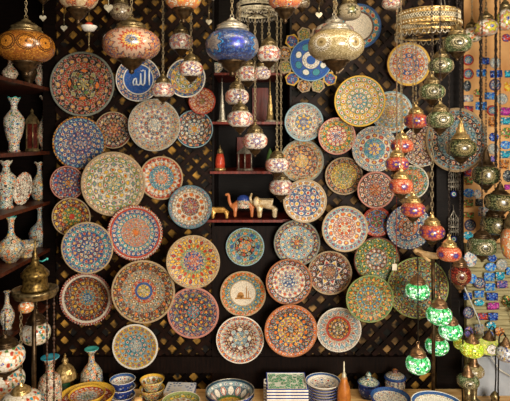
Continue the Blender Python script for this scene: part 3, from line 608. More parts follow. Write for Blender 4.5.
lamp(460, 275, 11, 10, -.30, 'darkred', 'dark red lamp, lowest of the orange cascade by the post', 'copper', group=og, chm='dark_chain')
dg = 'dark green lamps before the magnets'
lamp(486, 175, 13, 10, -.30, 'darkgreen', 'dark green lamp with round medallion, highest of those before the magnets', 'dark_brass', group=dg, style='cone', chm='dark_chain', sq=3)
lamp(500, 202, 15, 9, -.36, 'darkgreen', 'dark green lamp, second down before the magnets at the right edge', 'dark_brass', group=dg, style='cone', chm='dark_chain', caph=.7, sq=3)
lamp(495, 225, 14, 9.5, -.21, 'darkgreen', 'dark green lamp, third down before the magnets, between two others', 'dark_brass', group=dg, chm='dark_chain', sq=3)
lamp(482, 246, 14, 9, -.42, 'green', 'green lamp with brown medallion, lowest of those before the magnets', 'dark_brass', group=dg, chm='dark_chain', sq=3)
lamp(511, 243, 10, 17, -.30, 'orange_white', 'tall pinkish lamp cut by the right edge', cup=False, chm='dark_chain')
wg = 'white flowered lamps at upper right'
lamp(486, 28, 11.5, 8.5, -.30, 'white_flower', 'white lamp with blue and yellow flower at upper right', group=wg, cup=False)
lamp(472, 35, 10, 7.5, -.20, 'party', 'white lamp half behind the one with the blue and yellow flower', group=wg, cup=False)
lamp(505, 20, 8, 11, -.30, 'white_flower', 'white flowered lamp in the top right corner', group=wg, cup=False)

# lit green lamps on the stand
st = empty('lamp_stand', at(433, 401, -.385)*1, 'dark metal floor stand with carved bracket holding the lit green lamps', 'lamp stand')
st.location = (at(433, 401, -.385).x, -.385, TABZ)
topz = at(433, 254, -.385).z-TABZ
bm = bmesh.new(); tube(bm, [(0, 0, .012), (.002, 0, topz*.5), (0, 0, topz)], .0085, 8); finish('pole', bm, M['dark_brass'], st)
bm = bmesh.new(); lathe(bm, [(0, 0), (.07, 0), (.07, .006), (.03, .012), (.012, .03), (0, .03)], 20); finish('base', bm, M['dark_brass'], st)
bm = bmesh.new(); q = sc(-.385)
tube(bm, [(-20*q, -.015, topz+5*q), (-17*q, -.01, topz+3*q), (-10*q, 0, topz), (0, 0, topz-2*q), (10*q, 0, topz-2*q)], [.008, .013, .015, .015, .012], 8)
tube(bm, [(-17*q, -.01, topz+2*q), (-15*q, -.14, topz+1*q)], .006, 6)
tube(bm, [(8*q, 0, topz), (14*q, -.06, topz+1*q), (16*q, -.07, topz-2*q)], .006, 6)
finish('bracket', bm, M['wood_carved'], st)
vg = 'lit green lamps on the stand'; BR = st.location.z+topz
for px, py, rx, ry, y, t, lab in ((417.5, 291, 12, 8.5, -.385, BR, 'lit green lamp in front of the large plate painted green-lit, highest of the lit ones'),
        (439, 315, 12.5, 9.5, -.46, BR, 'lit green lamp at the front of the stand pole, second highest'),
        (450.5, 331, 11.5, 8.5, -.40, BR, 'lit green lamp just right of the pole, against the dark post'),
        (437, 346, 11.5, 8.5, -.30, BR, 'lit green lamp behind the stand pole'),
        (418, 364, 12, 9.5, -.50, BR, 'lit green lamp hanging lowest, above the blue dotted plate')):
    lamp(px, py, rx, ry, y, 'lit_green', lab, 'copper', cup=False, top=t, group=vg, wire=True, chm='black_metal')

# swan-neck table lamps at lower right
def table_lamp(px, py, rx, ry, y, g, lab, bpx, side=1, by=None):
    s_ = sc(y); p = at(px, py, y); bx = (bpx-255)*s_
    root = empty('table_lamp', (bx, y, TABZ), lab, 'lamp', 'swan-neck table lamps at lower right')
    bm = bmesh.new(); lathe(bm, [(0, 0), (.042, 0), (.044, .006), (.034, .014), (.020, .022), (.016, .04), (.022, .052), (.014, .066), (.006, .075), (0, .078)], 24); finish('base', bm, M['brass'], root)
    dz = p.z-TABZ; dx = p.x-bx; a = rx*s_; b = ry*s_
    hz = dz+b*2.3
    bm = bmesh.new(); pts = [(0, 0, .07), (-.004*side, 0, dz*.5), (0, 0, hz*.93)]
    for i in range(1, 8):
        t = PI*i/8; pts.append((dx/2*(1-math.cos(t)), 0, hz*.93+.03*math.sin(t)))
    pts.append((dx, 0, dz+b*1.9)); tube(bm, pts, .0035, 6); finish('neck', bm, M['black_metal'], root)
    bm = bmesh.new(); prof = [(a*(1-abs(-.9+1.8*i/12)**2.3)**(1/2.3), b*(-.9+1.8*i/12)) for i in range(13)]
    lathe(bm, [(0, -.9*b)]+prof+[(0, .9*b)], 28); o = finish('globe', bm, GM[g], root); o.location = (dx, 0, dz)
    bm = bmesh.new(); lathe(bm, [(0, .88*b), (.6*a, .88*b), (.6*a, b), (.4*a, 1.2*b), (.25*a, 1.6*b), (.1*a, 1.9*b), (0, 1.95*b)], 20); o = finish('cap', bm, M['copper'], root); o.location = (dx, 0, dz)
    return root
table_lamp(472, 349, 11.5, 8, -.36, 'lit_yellow', 'swan-neck lamp with glowing yellow-green globe', 463)
table_lamp(489, 346, 11, 8, -.24, 'lit_white', 'swan-neck lamp with white medallion right of the yellow-green one', 489+6, -1)
table_lamp(506, 353, 10, 8.5, -.38, 'blue_white', 'swan-neck lamp with blue and white globe at the right edge', 499)
lamp(459, 343, 5.5, 6, -.20, 'lit_yellow', 'small glowing yellow lamp tucked beside the dark post', 'copper', cup=False, top=at(0, 300, -.2).z, wire=True, chm='black_metal')
bpy.data.objects[-1 if False else 0]
def standing_lamp(px, base_row, rx, y, g, lab, ry=6.5, gz=20):
    s_ = sc(y); root = empty('standing_lamp', ((px-255)*s_, y, TABZ), lab, 'lamp', 'small brass-footed standing lamps')
    z = CAMZ-(base_row-HOR)*s_-TABZ   # globe centre height
    bm = bmesh.new(); lathe(bm, [(0, 0), (.04, 0), (.042, .006), (.024, .018), (.012, .03), (.016, .5*z), (.01, z*.62), (.020, z-ry*s_*.9), (0, z-ry*s_*.85)], 22); finish('base', bm, M['brass'], root)
    a = rx*s_; b = ry*s_; bm = bmesh.new(); prof = [(a*(1-abs(-.9+1.8*i/12)**2.3)**(1/2.3), z+b*(-.9+1.8*i/12)) for i in range(13)]
    lathe(bm, [(0, z-.9*b)]+prof+[(0, z+.9*b)], 28); finish('globe', bm, GM[g], root)
    bm = bmesh.new(); lathe(bm, [(0, z+.85*b), (.55*a, z+.88*b), (.55*a, z+b), (.38*a, z+1.3*b), (.3*a, z+1.9*b), (.12*a, z+2.3*b), (0, z+2.6*b)], 20); finish('cap', bm, M['copper'], root)
standing_lamp(468, 381, 11, -.40, 'green', 'green-globed standing lamp under the glowing yellow-green globe')
standing_lamp(474, 371, 10, -.20, 'champagne', 'champagne standing lamp half behind the green-globed one')
# brass oil lamp bodies at the bottom right
for px, y, k, mat, lab in ((472, -.62, 1.0, 'gold', 'golden domed lamp top at the bottom edge below the green-globed lamp'), (489, -.50, 1.15, 'teal_glaze', 'teal and brass bell-shaped lamp foot at the bottom right')):
    root = empty('bell_lamp', ((px-255)*sc(y), y, TABZ), lab, 'lamp'); k *= 1.0
    hh = (.165 if mat == 'gold' else .13)
    bm = bmesh.new(); lathe(bm, [(0, 0), (.05*k, 0), (.052*k, .01), (.04*k, .35*hh), (.022*k, .6*hh), (.024*k, .68*hh), (.01, .9*hh), (0, hh)], 24); finish('body', bm, M[mat] if mat == 'gold' else M['teal_glaze'], root)
    bm = bmesh.new(); ball(bm, (0, 0, hh), .010); finish('knob', bm, M['copper'], root)

# ---------------------------------------------------------------- chandelier rings
def ring(px, py, rpx, y, mat, mat2, lab, tiers):
    s_ = sc(y); R = rpx*s_; c = at(px, py, y); root = empty('chandelier_ring', c, lab, 'chandelier')
    for (z0, z1, k) in tiers:
        bm = bmesh.new(); a, b = z0*s_, z1*s_; r = R*k
        lathe(bm, [(r*.97, a), (r, a), (r*1.03, a+.15*(b-a)), (r*.985, a+.3*(b-a)), (r*.985, a+.7*(b-a)), (r*1.03, a+.85*(b-a)), (r, b), (r*.97, b), (r*.97, a)], 48); finish('band', bm, M[mat], root)
        bm = bmesh.new()
        for i in range(56):
            t = 2*PI*i/56; ball(bm, (r*1.0*math.cos(t), r*1.0*math.sin(t), (a+b)/2), min(.0036, (b-a)*.3), seg=6)
        finish('beading', bm, M[mat2], root)
    if len(tiers) > 2:
        bm = bmesh.new(); n = 72
        for i in range(n):
            for q in (1, -1):
                t0 = 2*PI*i/n; t1 = t0+q*2*PI*1.5/n; tube(bm, [(R*math.cos(t0), R*math.sin(t0), -1*s_), (R*math.cos(t1), R*math.sin(t1), 4*s_)], .0017, 4)
        finish('filigree_band', bm, M['pale_metal'], root)
    bm = bmesh.new(); zz = min(t[0] for t in tiers)*s_; r = R*tiers[-1][2]
    for i in range(36):
        t = 2*PI*i/36; tube(bm, [(r*math.cos(t-.08), r*math.sin(t-.08), zz), (r*math.cos(t-.05), r*math.sin(t-.05), zz-.012), (r*math.cos(t), r*math.sin(t), zz-.018), (r*math.cos(t+.05), r*math.sin(t+.05), zz-.012), (r*math.cos(t+.08), r*math.sin(t+.08), zz)], .0016, 4)
    finish('scalloped_fringe', bm, M['silver'], root)
    bm = bmesh.new()
    for i in range(3):
        t = 2*PI*i/3+.6; tube(bm, [(R*math.cos(t), R*math.sin(t), tiers[0][1]*s_), (0, 0, CEIL-c.z)], .0022, 5)
    finish('hanging_chains', bm, M['silver'], root)
    bm = bmesh.new()
    for i in range(3):
        t = PI*i/3; tube(bm, [(R*math.cos(t), R*math.sin(t), zz+.004), (-R*math.cos(t), -R*math.sin(t), zz+.004)], .003, 5)
    finish('cross_bar', bm, M['dark_brass'], root)
    return root
ring(428, 22, 30.5, -.5, 'gold', 'pale_metal', 'double gold chandelier ring with filigree fringe at upper right', [(4, 9, .98), (-6, -1, 1.03), (-13, -11, 1.05)])
ring(257, 8, 20, -.47, 'pale_metal', 'silver', 'silver filigree chandelier ring at top middle behind the blue lamp', [(0, 4, 1.0), (-6, -2, 1.0)])

# chandelier-like brass stand at lower left
y = -.6; s_ = sc(y); root = empty('lamp_tree', ((34-255)*s_, y, TABZ), 'brass tiered lamp stand with round tray and spired dome at lower left', 'lamp stand')
zt = CAMZ-(291-HOR)*s_-TABZ
bm = bmesh.new(); tube(bm, [(0, 0, .01), (0, 0, zt)], .009, 8); finish('pole', bm, M['dark_brass'], root)
bm = bmesh.new(); lathe(bm, [(0, 0), (.08, 0), (.08, .01), (.02, .03), (0, .03)], 24); finish('base', bm, M['dark_brass'], root)
bm = bmesh.new(); R = 22.5*s_
lathe(bm, [(0, .004), (R*.8, .004), (R*.84, .009), (R*.97, .010), (R, .004), (R*.97, -.006), (R*.90, -.008), (R*.90, -.018), (R*.87, -.020), (R*.88, -.01), (0, -.006)], 40)
o = finish('tray', bm, M['brass'], root); o.location = (.004, 0, zt)
bm = bmesh.new(); k = s_
lathe(bm, [(0, 0), (13*k, 0), (13.5*k, 2*k), (12*k, 4*k), (11.5*k, 12*k), (13.5*k, 14*k), (13.5*k, 17*k), (11*k, 20*k), (7*k, 24*k), (4*k, 26*k), (3.4*k, 30*k), (4*k, 31*k), (1.8*k, 34*k), (2.2*k, 38*k), (1*k, 42*k), (.5*k, 52*k), (0, 54*k)], 32)
o = finish('dome', bm, noise_mat('engraved_brass', '30220f', '94783f', 90, .38, .7), root); o.location = (.004, 0, zt+.005)
bm = bmesh.new(); tube(bm, [(4*k, 0, 29*k), (8*k, -.004, 28.5*k), (12*k, -.004, 31*k)], .0028, 6); ball(bm, (12.5*k, -.004, 31*k), .005, seg=8)
o = finish('tap', bm, M['teal_glaze'], root); o.location = (.004, 0, zt+.005); o['label'] = 'small pale teal tap'
tz = TABZ+zt-.02
pg = 'white party-coloured lamps at lower left'
lamp(36, 333, 14, 11.5, -.48, 'party', 'white colour-specked lamp behind the brass stand pole', 'dark_brass', cup=False, top=tz, group=pg)
lamp(26, 307, 7.5, 6, -.66, 'orange_white', 'small cream lamp under the brass tray', 'silver', cup=False, top=tz, group=pg, caph=.5)
lamp(5, 357, 19, 13, -.80, 'party', 'large white colour-specked lamp at the lower left edge', 'dark_brass', cup=True, top=tz, group=pg, wire=True, chm='black_metal')
lamp(7, 380, 17, 12, -.62, 'party', 'white colour-specked lamp below and behind the large one at the lower left edge', 'dark_brass', cup=False, group=pg, top=at(0, 366, -.62).z)
lamp(21, 401, 19, 10, -.78, 'party', 'white colour-specked lamp with gold cap in the bottom left corner', 'gold', cup=False, top=tz, group=pg, caph=1.1)
for px, y, lab in ((47, -.62, 'long brown bead strand hanging left of the twin strand by the vase'), (54, -.58, 'long brown bead strand hanging right in front of the lower left vase')):
    bm = bmesh.new(); p = at(px, 300, y); z1 = tz+.02
    n = 40
    for i in range(n): ball(bm, (0, 0, -(z1-TABZ-.03)*i/n-.01), .0038 if i % 3 else .006, 1, 1, 1.6, seg=6)
    tube(bm, [(0, 0, 0), (0, 0, -(z1-TABZ-.03))], .002, 4)
    o = finish('bead_strand', bm, noise_mat('brown_beads', '24150e', '5c4030', 60, .4)); o.location = (p.x, y, z1); tag(o, lab, 'bead strand', 'brown bead strands')

# ---------------------------------------------------------------- lathed vases, bowls
FL = {}
FL['vase1'] = floral('floral_white', 'e4dac8', ['G', 'O', 'T', 'R', 'Y', 'B'], 95)
FL['vase2'] = floral('floral_teal', 'c8c4b0', ['T', 'O', 'L', 'R', 'B', 'N'], 80)
FL['vase3'] = floral('floral_red', 'd8c4ac', ['R', 'T', 'O', 'N', 'W', 'G'], 100)
FL['vase4'] = floral('floral_orange', 'c8bca4', ['O', 'B', 'Y', 'T', 'O', 'L'], 65)
FL['yellow'] = floral('floral_yellow', 'd8c890', ['O', 'G', 'Y', 'R', 'T', 'W'], 80)
FL['blueband'] = floral('floral_blue', 'F', ['B', 'W', 'R', 'W', 'B'], 90)
FL['navy'] = floral('floral_navy', '2a4694', ['8ca0d0', '3858ac', '1c2c70'], 60, edge='1c2c70')
FL['green'] = floral('floral_green', 'e4ead8', ['18945c', '34a878', '0c7850', '18945c', 'e8f0e4'], 62, edge='e8ecd8', dot=.6)
FL['bowl_in'] = plate_mat('bowl_interior', '3 10 o YYYF|1.6 20 d MYFY|1.4 20 o RYYY|.6 1 s G|3 14 p FRFQ F|1.2 24 o FFL|.5 1 s D', flk=.5)
FL['small'] = plate_mat('dish_interior', '3 6 o RTF|2 10 o RFF|2 14 o BFF|.8 1 s B')
FL['redbowl'] = plate_mat('red_bowl_interior', '2 6 o ROE|2 8 o KRWE|2 10 o RGEW|.6 1 s Y')
FL['bluewhite'] = plate_mat('blue_white_interior', '2 5 o BFF|2 8 o BLF|2 10 o BFF|1 1 s F|.7 1 s B')
FL['dotplate'] = plate_mat('dotted_plate', '1.5 5 o BFF|1.6 7 o VFF|1.7 10 o BFF|1.5 14 o BFF|1 1 s B')
FL['oval'] = plate_mat('yellow_dish', '1.5 6 o OFG|1.6 8 o RFT|2 10 o OTF|1.6 14 o GFO|1.6 18 o OFR|.6 1 s Y')
FL['whiteleaf'] = plate_mat('white_leaf_plate', '3 5 p YGF|3 9 s F|.8 22 o GFF|.8 1 s B')
FL['greenrim'] = plate_mat('green_rim_plate', '2 7 o OYM|2 9 o RMW|2 14 o GYM|.6 1 s M')

def vessel(name, px, y, z, prof, mat, lab, cat, group=None, mouth=None, hpx=None, lip='wavy', seg=32):
    """prof in px units (r, h) at depth y; z = height of its support"""
    s_ = sc(y); root = empty(name, ((px-255)*s_, y, z), lab, cat, group)
    pr = [(r*s_, h*s_) for r, h in prof]
    inner = [(max(r-.9*s_, .2*s_), h) for r, h in pr[::-1][:4]]
    bm = bmesh.new(); lathe(bm, [(0, 0)]+pr+inner+[(0, inner[-1][1])], seg); finish('body', bm, mat, root)
    if mouth:
        r, h = pr[-1]; bm = bmesh.new(); k = s_
        rings = [(r*.55, h-1*k), (r*.9, h-.2*k), (r, h), (r*1.02, h+.5*k), (r*.9, h+.55*k), (r*.5, h-.2*k), (0, h-.6*k)]
        lathe(bm, rings, 32)
        if lip == 'wavy':
            for v in bm.verts:
                t = math.atan2(v.co.y, v.co.x); rr = math.hypot(v.co.x, v.co.y)
                v.co.z += .8*k*math.sin(5*t)*(rr/r)**2
        finish('mouth', bm, mouth, root)
    return root
bottle = [(6, 0), (6, 1), (5, 2), (8, 8), (9.5, 14), (9, 20), (6, 26), (3.2, 31), (2.4, 38), (2.6, 44), (5, 47)]
def scl(p, kx, kz): return [(r*kx, h*kz) for r, h in p]
urn = [(5.5, 0), (6, 1), (5, 3), (5, 8), (8, 18), (10, 28), (9.5, 34), (6, 39), (3, 43), (3, 47), (6, 54)]
round_b = [(4.5, 0), (5, 1), (8, 4), (11, 10), (11.5, 15), (9, 21), (4, 26), (2.6, 30), (2.4, 38), (3, 42), (4.6, 45)]
vg2 = 'painted vases on the left shelves'
vessel('ceramic_vase', 43, .08, LS[88], scl(bottle, .9, .85), FL['vase3'], 'painted vase at the right end of the topmost left shelf', 'vase', vg2)
vessel('ceramic_vase', 10, -.30, LS[88], scl(bottle, .8, .5), FL['vase3'], 'short painted vase on the topmost left shelf', 'vase', vg2)
vessel('ceramic_vase', 29, -.08, LS[88], [(4, 0), (3, 4), (6, 8), (8, 14), (6, 20)], M['dark_brass'], 'dark brass goblet on the topmost left shelf', 'vase', vg2)
vessel('ceramic_vase', 14, -.22, LS[151], scl(urn, 1.0, 1.0), FL['vase1'], 'white painted urn with wavy teal mouth left of the brass lantern', 'vase', vg2, M['teal_glaze'])
vessel('ceramic_vase', 45.5, .06, LS[151], [(4.5, 0), (5, 1), (4, 3), (7, 10), (8, 18), (6, 26), (3.4, 33), (2.4, 41), (2.8, 49), (5.5, 54)], FL['vase3'], 'slender red and white painted vase right of the brass lantern', 'vase', vg2, M['cream_glaze'])
vessel('ceramic_vase', 6, -.28, LS[201], [(7, 0), (7, 2), (6, 4), (6.5, 14), (10, 26), (9, 32), (4, 37), (3, 42), (6, 47)], FL['vase2'], 'teal painted vase with yellow foot at the left edge beside the oval dish', 'vase', vg2, M['cream_glaze'])
vessel('ceramic_vase', 39.5, .05, LS[201], scl([(5, 0), (6, 1), (9, 7), (9.6, 12), (7, 20), (3, 27), (2.2, 33), (3, 36), (5, 39)], .95, .95), FL['vase4'], 'round-bellied painted vase right of the oval dish', 'vase', vg2, M['cream_glaze'])
vessel('ceramic_vase', 11, -.30, LS[248], scl(round_b, 1.1, 1.0), FL['vase4'], 'round vase with thin blue neck left of the footed bowl', 'vase', vg2, M['teal_glaze'])
vessel('ceramic_vase', 40, .05, LS[248], scl(round_b, .95, .88), FL['vase2'], 'round blue-necked vase right of the footed bowl', 'vase', vg2, M['teal_glaze'])
vessel('footed_bowl', 26.5, -.20, LS[248], [(5, 0), (5.5, 1), (4.5, 3), (7, 6), (11, 10), (12.5, 15)], FL['vase4'], 'painted footed bowl between two round vases on the left shelf', 'bowl', mouth=None)
vessel('ceramic_vase', 7, -.34, LS[304], scl(bottle, .75, .8), FL['vase1'], 'white painted vase on the lowest left shelf', 'vase', vg2)
# oval dish leaning
s_ = sc(-.2); bm = plate_mesh(1.0, .1, 40)
for v in bm.verts: v.co.x *= 9.3*s_; v.co.y *= 17*s_; v.co.z *= 12*s_
o = finish('oval_dish', bm, floral('floral_dish', 'e8dcc8', ['R', 'W', 'N', 'O', 'W'], 80)); o.location = at(23, 188, -.16); o.location.z = LS[201]+17*s_*.98
o.rotation_euler = (Matrix.Rotation(math.radians(8), 4, 'Y') @ Matrix.Rotation(math.radians(82), 4, 'X')).to_euler(); tag(o, 'white oval dish with red flowers standing upright on the third left shelf', 'dish')

def lantern(px, y, z, wpx, hpx, metal, glass, lab, sides=6, roof='dome'):
    s_ = sc(y); root = empty('lantern', ((px-255)*s_, y, z), lab, 'lantern'); a = wpx/2*s_; H = hpx*s_
    bm = bmesh.new(); lathe(bm, [(0, 0), (a*1.08, 0), (a*1.08, .04*H), (a*.9, .07*H), (0, .07*H)], sides); finish('base', bm, metal, root, False)
    bm = bmesh.new()
    for i in range(sides):
        t = 2*PI*i/sides; tube(bm, [(a*.86*math.cos(t), a*.86*math.sin(t), .06*H), (a*.86*math.cos(t), a*.86*math.sin(t), .66*H)], a*.09, 5)
    finish('frame', bm, metal, root)
    bm = bmesh.new(); lathe(bm, [(0, .07*H), (a*.76, .07*H), (a*.76, .65*H), (0, .65*H)], sides); finish('glass', bm, glass, root, False)
    bm = bmesh.new(); lathe(bm, [(0, .64*H), (a*1.1, .64*H), (a*1.1, .68*H), (a*.85, .75*H), (a*.55, .82*H), (a*.2, .87*H), (a*.18, .91*H), (a*.26, .93*H), (a*.1, .97*H), (0, H)], sides if roof != 'round' else 20); finish('roof', bm, metal, root, False)
    return root
cg = noise_mat('maroon_glass', '2a0e0c', '5c241c', 80, .2)
lantern(32, -.08, LS[151], 14, 43, M['brass'], cg, 'brass lantern with dark red glass between two vases on the left shelf')
lantern(245, .06, SH['middle'], 15, 26, M['silver'], cg, 'small dark lantern on the niche middle shelf', 4)

# brass-roofed lantern on the table
y = -.17; s_ = sc(y); root = empty('lantern', ((65-255)*s_, y, TABZ), 'golden ribbed dome lantern between the two teal-mouthed vases', 'lantern')
k = s_; hb = (403-379)*k
bm = bmesh.new(); lathe(bm, [(0, 0), (7*k, 0), (7*k, 2*k), (5*k, 3*k), (5*k, hb), (0, hb)], 8); finish('body', bm, noise_mat('green_glass', '0c2c1c', '1c5c38', 40, .2), root, False)
bm = bmesh.new(); lathe(bm, [(0, hb-1*k), (10.8*k, hb-2.5*k), (11.4*k, hb-1.5*k), (11*k, hb+1*k), (10*k, hb+4.5*k), (8.2*k, hb+8*k), (5.4*k, hb+11*k), (3*k, hb+12.8*k), (2.2*k, hb+14*k), (3.4*k, hb+15*k), (2.6*k, hb+17.5*k), (.9*k, hb+19*k), (1.3*k, hb+21*k), (0, hb+23*k)], 12); finish('roof', bm, M['gold'], root, False)

# vases on the table
vessel('ceramic_vase', 50, -.36, TABZ, [(7, 0), (8, 2), (11, 18), (11.5, 30), (11, 40), (9, 46), (4.5, 50), (3.5, 56), (5.5, 62), (9, 65)], FL['vase3'], 'tall painted vase with wide teal mouth behind bead strands at lower left', 'vase', 'painted vases on the table', noise_mat('blue_teal_glaze', '2490b0', '58b8cc', 30, .2), lip='flat')
vessel('ceramic_vase', 91.5, -.12, TABZ, [(6, 0), (7, 2), (10, 8), (11, 15), (10.2, 23), (6.5, 29), (3.2, 33), (2.6, 40), (4, 43), (7, 46)], FL['vase4'], 'round painted vase with teal mouth behind the yellow oval dish', 'vase', 'painted vases on the table', M['teal_glaze'], lip='flat')

def dish(name, px, y, z, rpx, hpx, outer, inner, lab, cat, foot=.55, group=None, tilt=0, sx=1, rimm=None, well=None):
    s_ = sc(y); R = rpx*s_; H = hpx*s_
    root = empty(name, ((px-255)*s_, y, z), lab, cat, group, rot=(tilt, 0, 0))
    bm = bmesh.new(); lathe(bm, [(0, 0), (R*foot, 0), (R*foot, .06*H), (R*.78, .45*H), (R*.95, .85*H), (R, H), (R*.965, H-.001)], 44)
    for v in bm.verts: v.co.x *= sx
    finish('body', bm, outer, root)
    if well: wl = [(0, H-well*s_), (R*foot*1.1, H-well*s_), (R*.85, H-.7*well*s_), (R*.965, H+.0005)]
    bm = bmesh.new(); lathe(bm, wl if well else [(0, .12*H), (R*foot*.9, .14*H), (R*.72, .5*H), (R*.91, .86*H), (R*.965, H+.0005), (R*.94, H-.006 if H > .03 else H-.002), (R*.7, .42*H), (0, .08*H)][:5], 44)
    for v in bm.verts: v.co.x *= sx
    finish('interior', bm, inner, root)
    bm = bmesh.new(); tube(bm, [(R*.985*sx*math.cos(2*PI*i/44), R*.985*math.sin(2*PI*i/44), H) for i in range(44)], R*.022, 6, True)
    finish('rim', bm, rimm or M['cream_glaze'], root)
    return root
# yellow oval pair
dish('oval_bowl', 87, -.32, TABZ, 27, 23, M['yellow_glaze'], FL['oval'], 'yellow-rimmed wide bowl of mixed flowers at lower left', 'bowl', rimm=M['yellow_glaze'], foot=.5, well=9)
dish('oval_bowl', 87, -.33, TABZ+.058, 18, 12, M['yellow_glaze'], FL['oval'], 'smaller flowered bowl nested in the yellow-rimmed wide bowl', 'bowl', rimm=M['yellow_glaze'], foot=.4, well=3)
def stack(items): pass
gz = TABZ
for i in range(3):
    dish('blue_bowl', 122.5, -.2, TABZ+i*.036, 12.6, 9, FL['navy'], FL['small'] , ('blue bowl at the bottom of the blue stack', 'blue bowl in the middle of the blue stack', 'white-lined blue bowl on top of the blue stack')[i], 'bowl', .6, 'stacked blue bowls', rimm=M['white_glaze'])
for i in range(3):
    dish('patterned_bowl', 152, -.22, TABZ+i*.038, 12.8-.4*i, 10, FL['yellow'], FL['redbowl'], ('bottom red and yellow patterned bowl of its stack', 'middle red and yellow patterned bowl of its stack', 'top red and yellow patterned bowl of its stack')[i], 'bowl', .6, 'stacked red and yellow bowls', rimm=M['yellow_glaze'])
for i in range(2):
    dish('large_bowl', 230, -.27, TABZ+i*.02, 24.5, 17, M['dark_wood'] if False else FL['navy'], FL['bowl_in'], ('large dark bowl under the bright flowered bowl at bottom middle', 'large bowl with yellow inside and red flowers at bottom middle')[i], 'bowl', .5, 'two large stacked bowls', rimm=M['silver'])
dish('round_plate', 181, -.40, TABZ, 19, 27, FL['yellow'], FL['greenrim'], 'green-rimmed plate cut by the bottom edge before the pile of tiles', 'plate', well=3)
dish('round_plate', 75, -.62, TABZ, 20, 8, M['yellow_glaze'], FL['oval'], 'yellow-rimmed plate at the very bottom left', 'plate') if False else None
for i in range(8):
    dish('round_dish', 323, -.22, TABZ+i*.0125, 17.6, 6, M['cream_glaze'], FL['bluewhite'],
         ('lowest round dish of the blue and white stack', 'second round dish from the bottom of the blue and white stack', 'third round dish from the bottom of the blue and white stack',
          'fourth round dish from the bottom of the blue and white stack', 'fifth round dish from the bottom of the blue and white stack', 'sixth round dish from the bottom of the blue and white stack', 'round dish just under the top of the blue and white stack', 'topmost round blue and white dish beside the rectangular trays')[i], 'dish', .6, 'stacked round blue and white dishes', rimm=M['blue_glaze'] if i != 7 else M['white_glaze'])
# rectangular trays
y = -.20; s_ = sc(y)
for i in range(8):
    z = TABZ+i*.0135; root = empty('rectangular_tray', ((286.5-255)*s_, y, z),
        ('bottom rectangular tray of the green leaf stack', 'second rectangular tray up in the green leaf stack', 'third rectangular tray up in the green leaf stack', 'fourth rectangular tray up in the green leaf stack', 'fifth rectangular tray up in the green leaf stack', 'sixth rectangular tray up in the green leaf stack', 'rectangular tray just under the top of the green leaf stack', 'top rectangular tray with bright green leaf pattern')[i], 'tray', 'stacked rectangular trays')
    a = 20*s_; b = .085; bm = bmesh.new()
    box(bm, -a*.92, a*.92, -b*.92, b*.92, 0, .0085)
    bmesh.ops.bevel(bm, geom=bm.edges[:], offset=.0015, segments=1, affect='EDGES')
    finish('floor_panel', bm, FL['green'], root, False)
    bm = bmesh.new()
    for q in ((-a, a, -b, -b*.9), (-a, a, b*.9, b), (-a, -a*.91, -b*.9, b*.9), (a*.91, a, -b*.9, b*.9)): box(bm, q[0], q[1], q[2], q[3], .001, .011)
    rm_ = finish('rim', bm, M['white_glaze'], root, False)
    bm = bmesh.new()
    for q in ((-a, a, -b, -b*.95), (-a, a, b*.95, b), (-a, -a*.95, -b*.95, b*.95), (a*.95, a, -b*.95, b*.95)): box(bm, q[0]*1.003, q[1]*1.003, q[2]*1.003, q[3]*1.003, .0085, .0115)
    finish('rim_edge', bm, M['blue_glaze'], rm_, False)
    for sx in (-1, 1):
        bm = bmesh.new(); tube(bm, [(sx*a*.98, -.025, .007), (sx*(a+.010), -.015, .008), (sx*(a+.010), .015, .008), (sx*a*.98, .025, .007)], .0038, 6)
        finish('handle', bm, M['white_glaze'], root)
# tile packets
y = -.16; s_ = sc(y)
for i in range(3):
    bm = bmesh.new(); a = 14.5*s_; box(bm, -a, a, -.05, .05, 0, .0185)
    bmesh.ops.bevel(bm, geom=bm.edges[:], offset=.0015, segments=1, affect='EDGES')
    o = finish('painted_tile', bm, [M['white_glaze'], FL['navy'], floral('tile_blue_white', 'e4e4e4', ['8098c8', 'W', 'B', 'F', 'F'], 70, edge='d8dce4')][i], smooth=False)
    o.location = ((180-255)*s_, y, TABZ+i*.019); o.rotation_euler = (0, 0, -.06)
    tag(o, ('bottom white tile of the pile beside the patterned bowls', 'middle blue tile of the pile beside the patterned bowls', 'white and blue painted tile on top of its pile')[i], 'tile', 'pile of painted tiles')
# wooden bottle
y = -.30; s_ = sc(y); k = s_; root = empty('wooden_bottle', ((344-255)*s_, y, TABZ), 'orange-brown bottle with thin metal spout between dishes and sugar bowls', 'bottle')
bm = bmesh.new(); lathe(bm, [(0, 0), (6*k, 0), (6.6*k, 3*k), (6.8*k, 20*k), (6*k, 28*k), (3.6*k, 34*k), (2.8*k, 38*k), (0, 39*k)], 24); finish('body', bm, M['orange_wood'], root)
bm = bmesh.new(); lathe(bm, [(0, 37*k), (2.6*k, 37*k), (3.2*k, 37*k), (2*k, 39*k), (2.2*k, 41*k), (.9*k, 43*k), (.7*k, 53*k), (0, 54*k)], 16); finish('spout', bm, M['pale_metal'], root)
bm = bmesh.new(); tube(bm, [(-6.8*k*math.cos(math.radians(t)), -6.8*k*math.sin(math.radians(t)), 12*k) for t in range(0, 360, 20)], .0025, 5, True); finish('band', bm, M['brass'], root)
# small wooden peg at the blue stack
bm = bmesh.new(); lathe(bm, [(0, 0), (.018, 0), (.018, .02), (.012, .026), (.012, .06), (.018, .07), (.018, .095), (.012, .1), (0, .1)], 16)
o = finish('wooden_figurine', bm, M['table_wood']); o.location = ((138-255)*sc(-.35), -.35, TABZ); tag(o, 'light wooden turned figure standing before the stacked bowls at lower left', 'ornament')
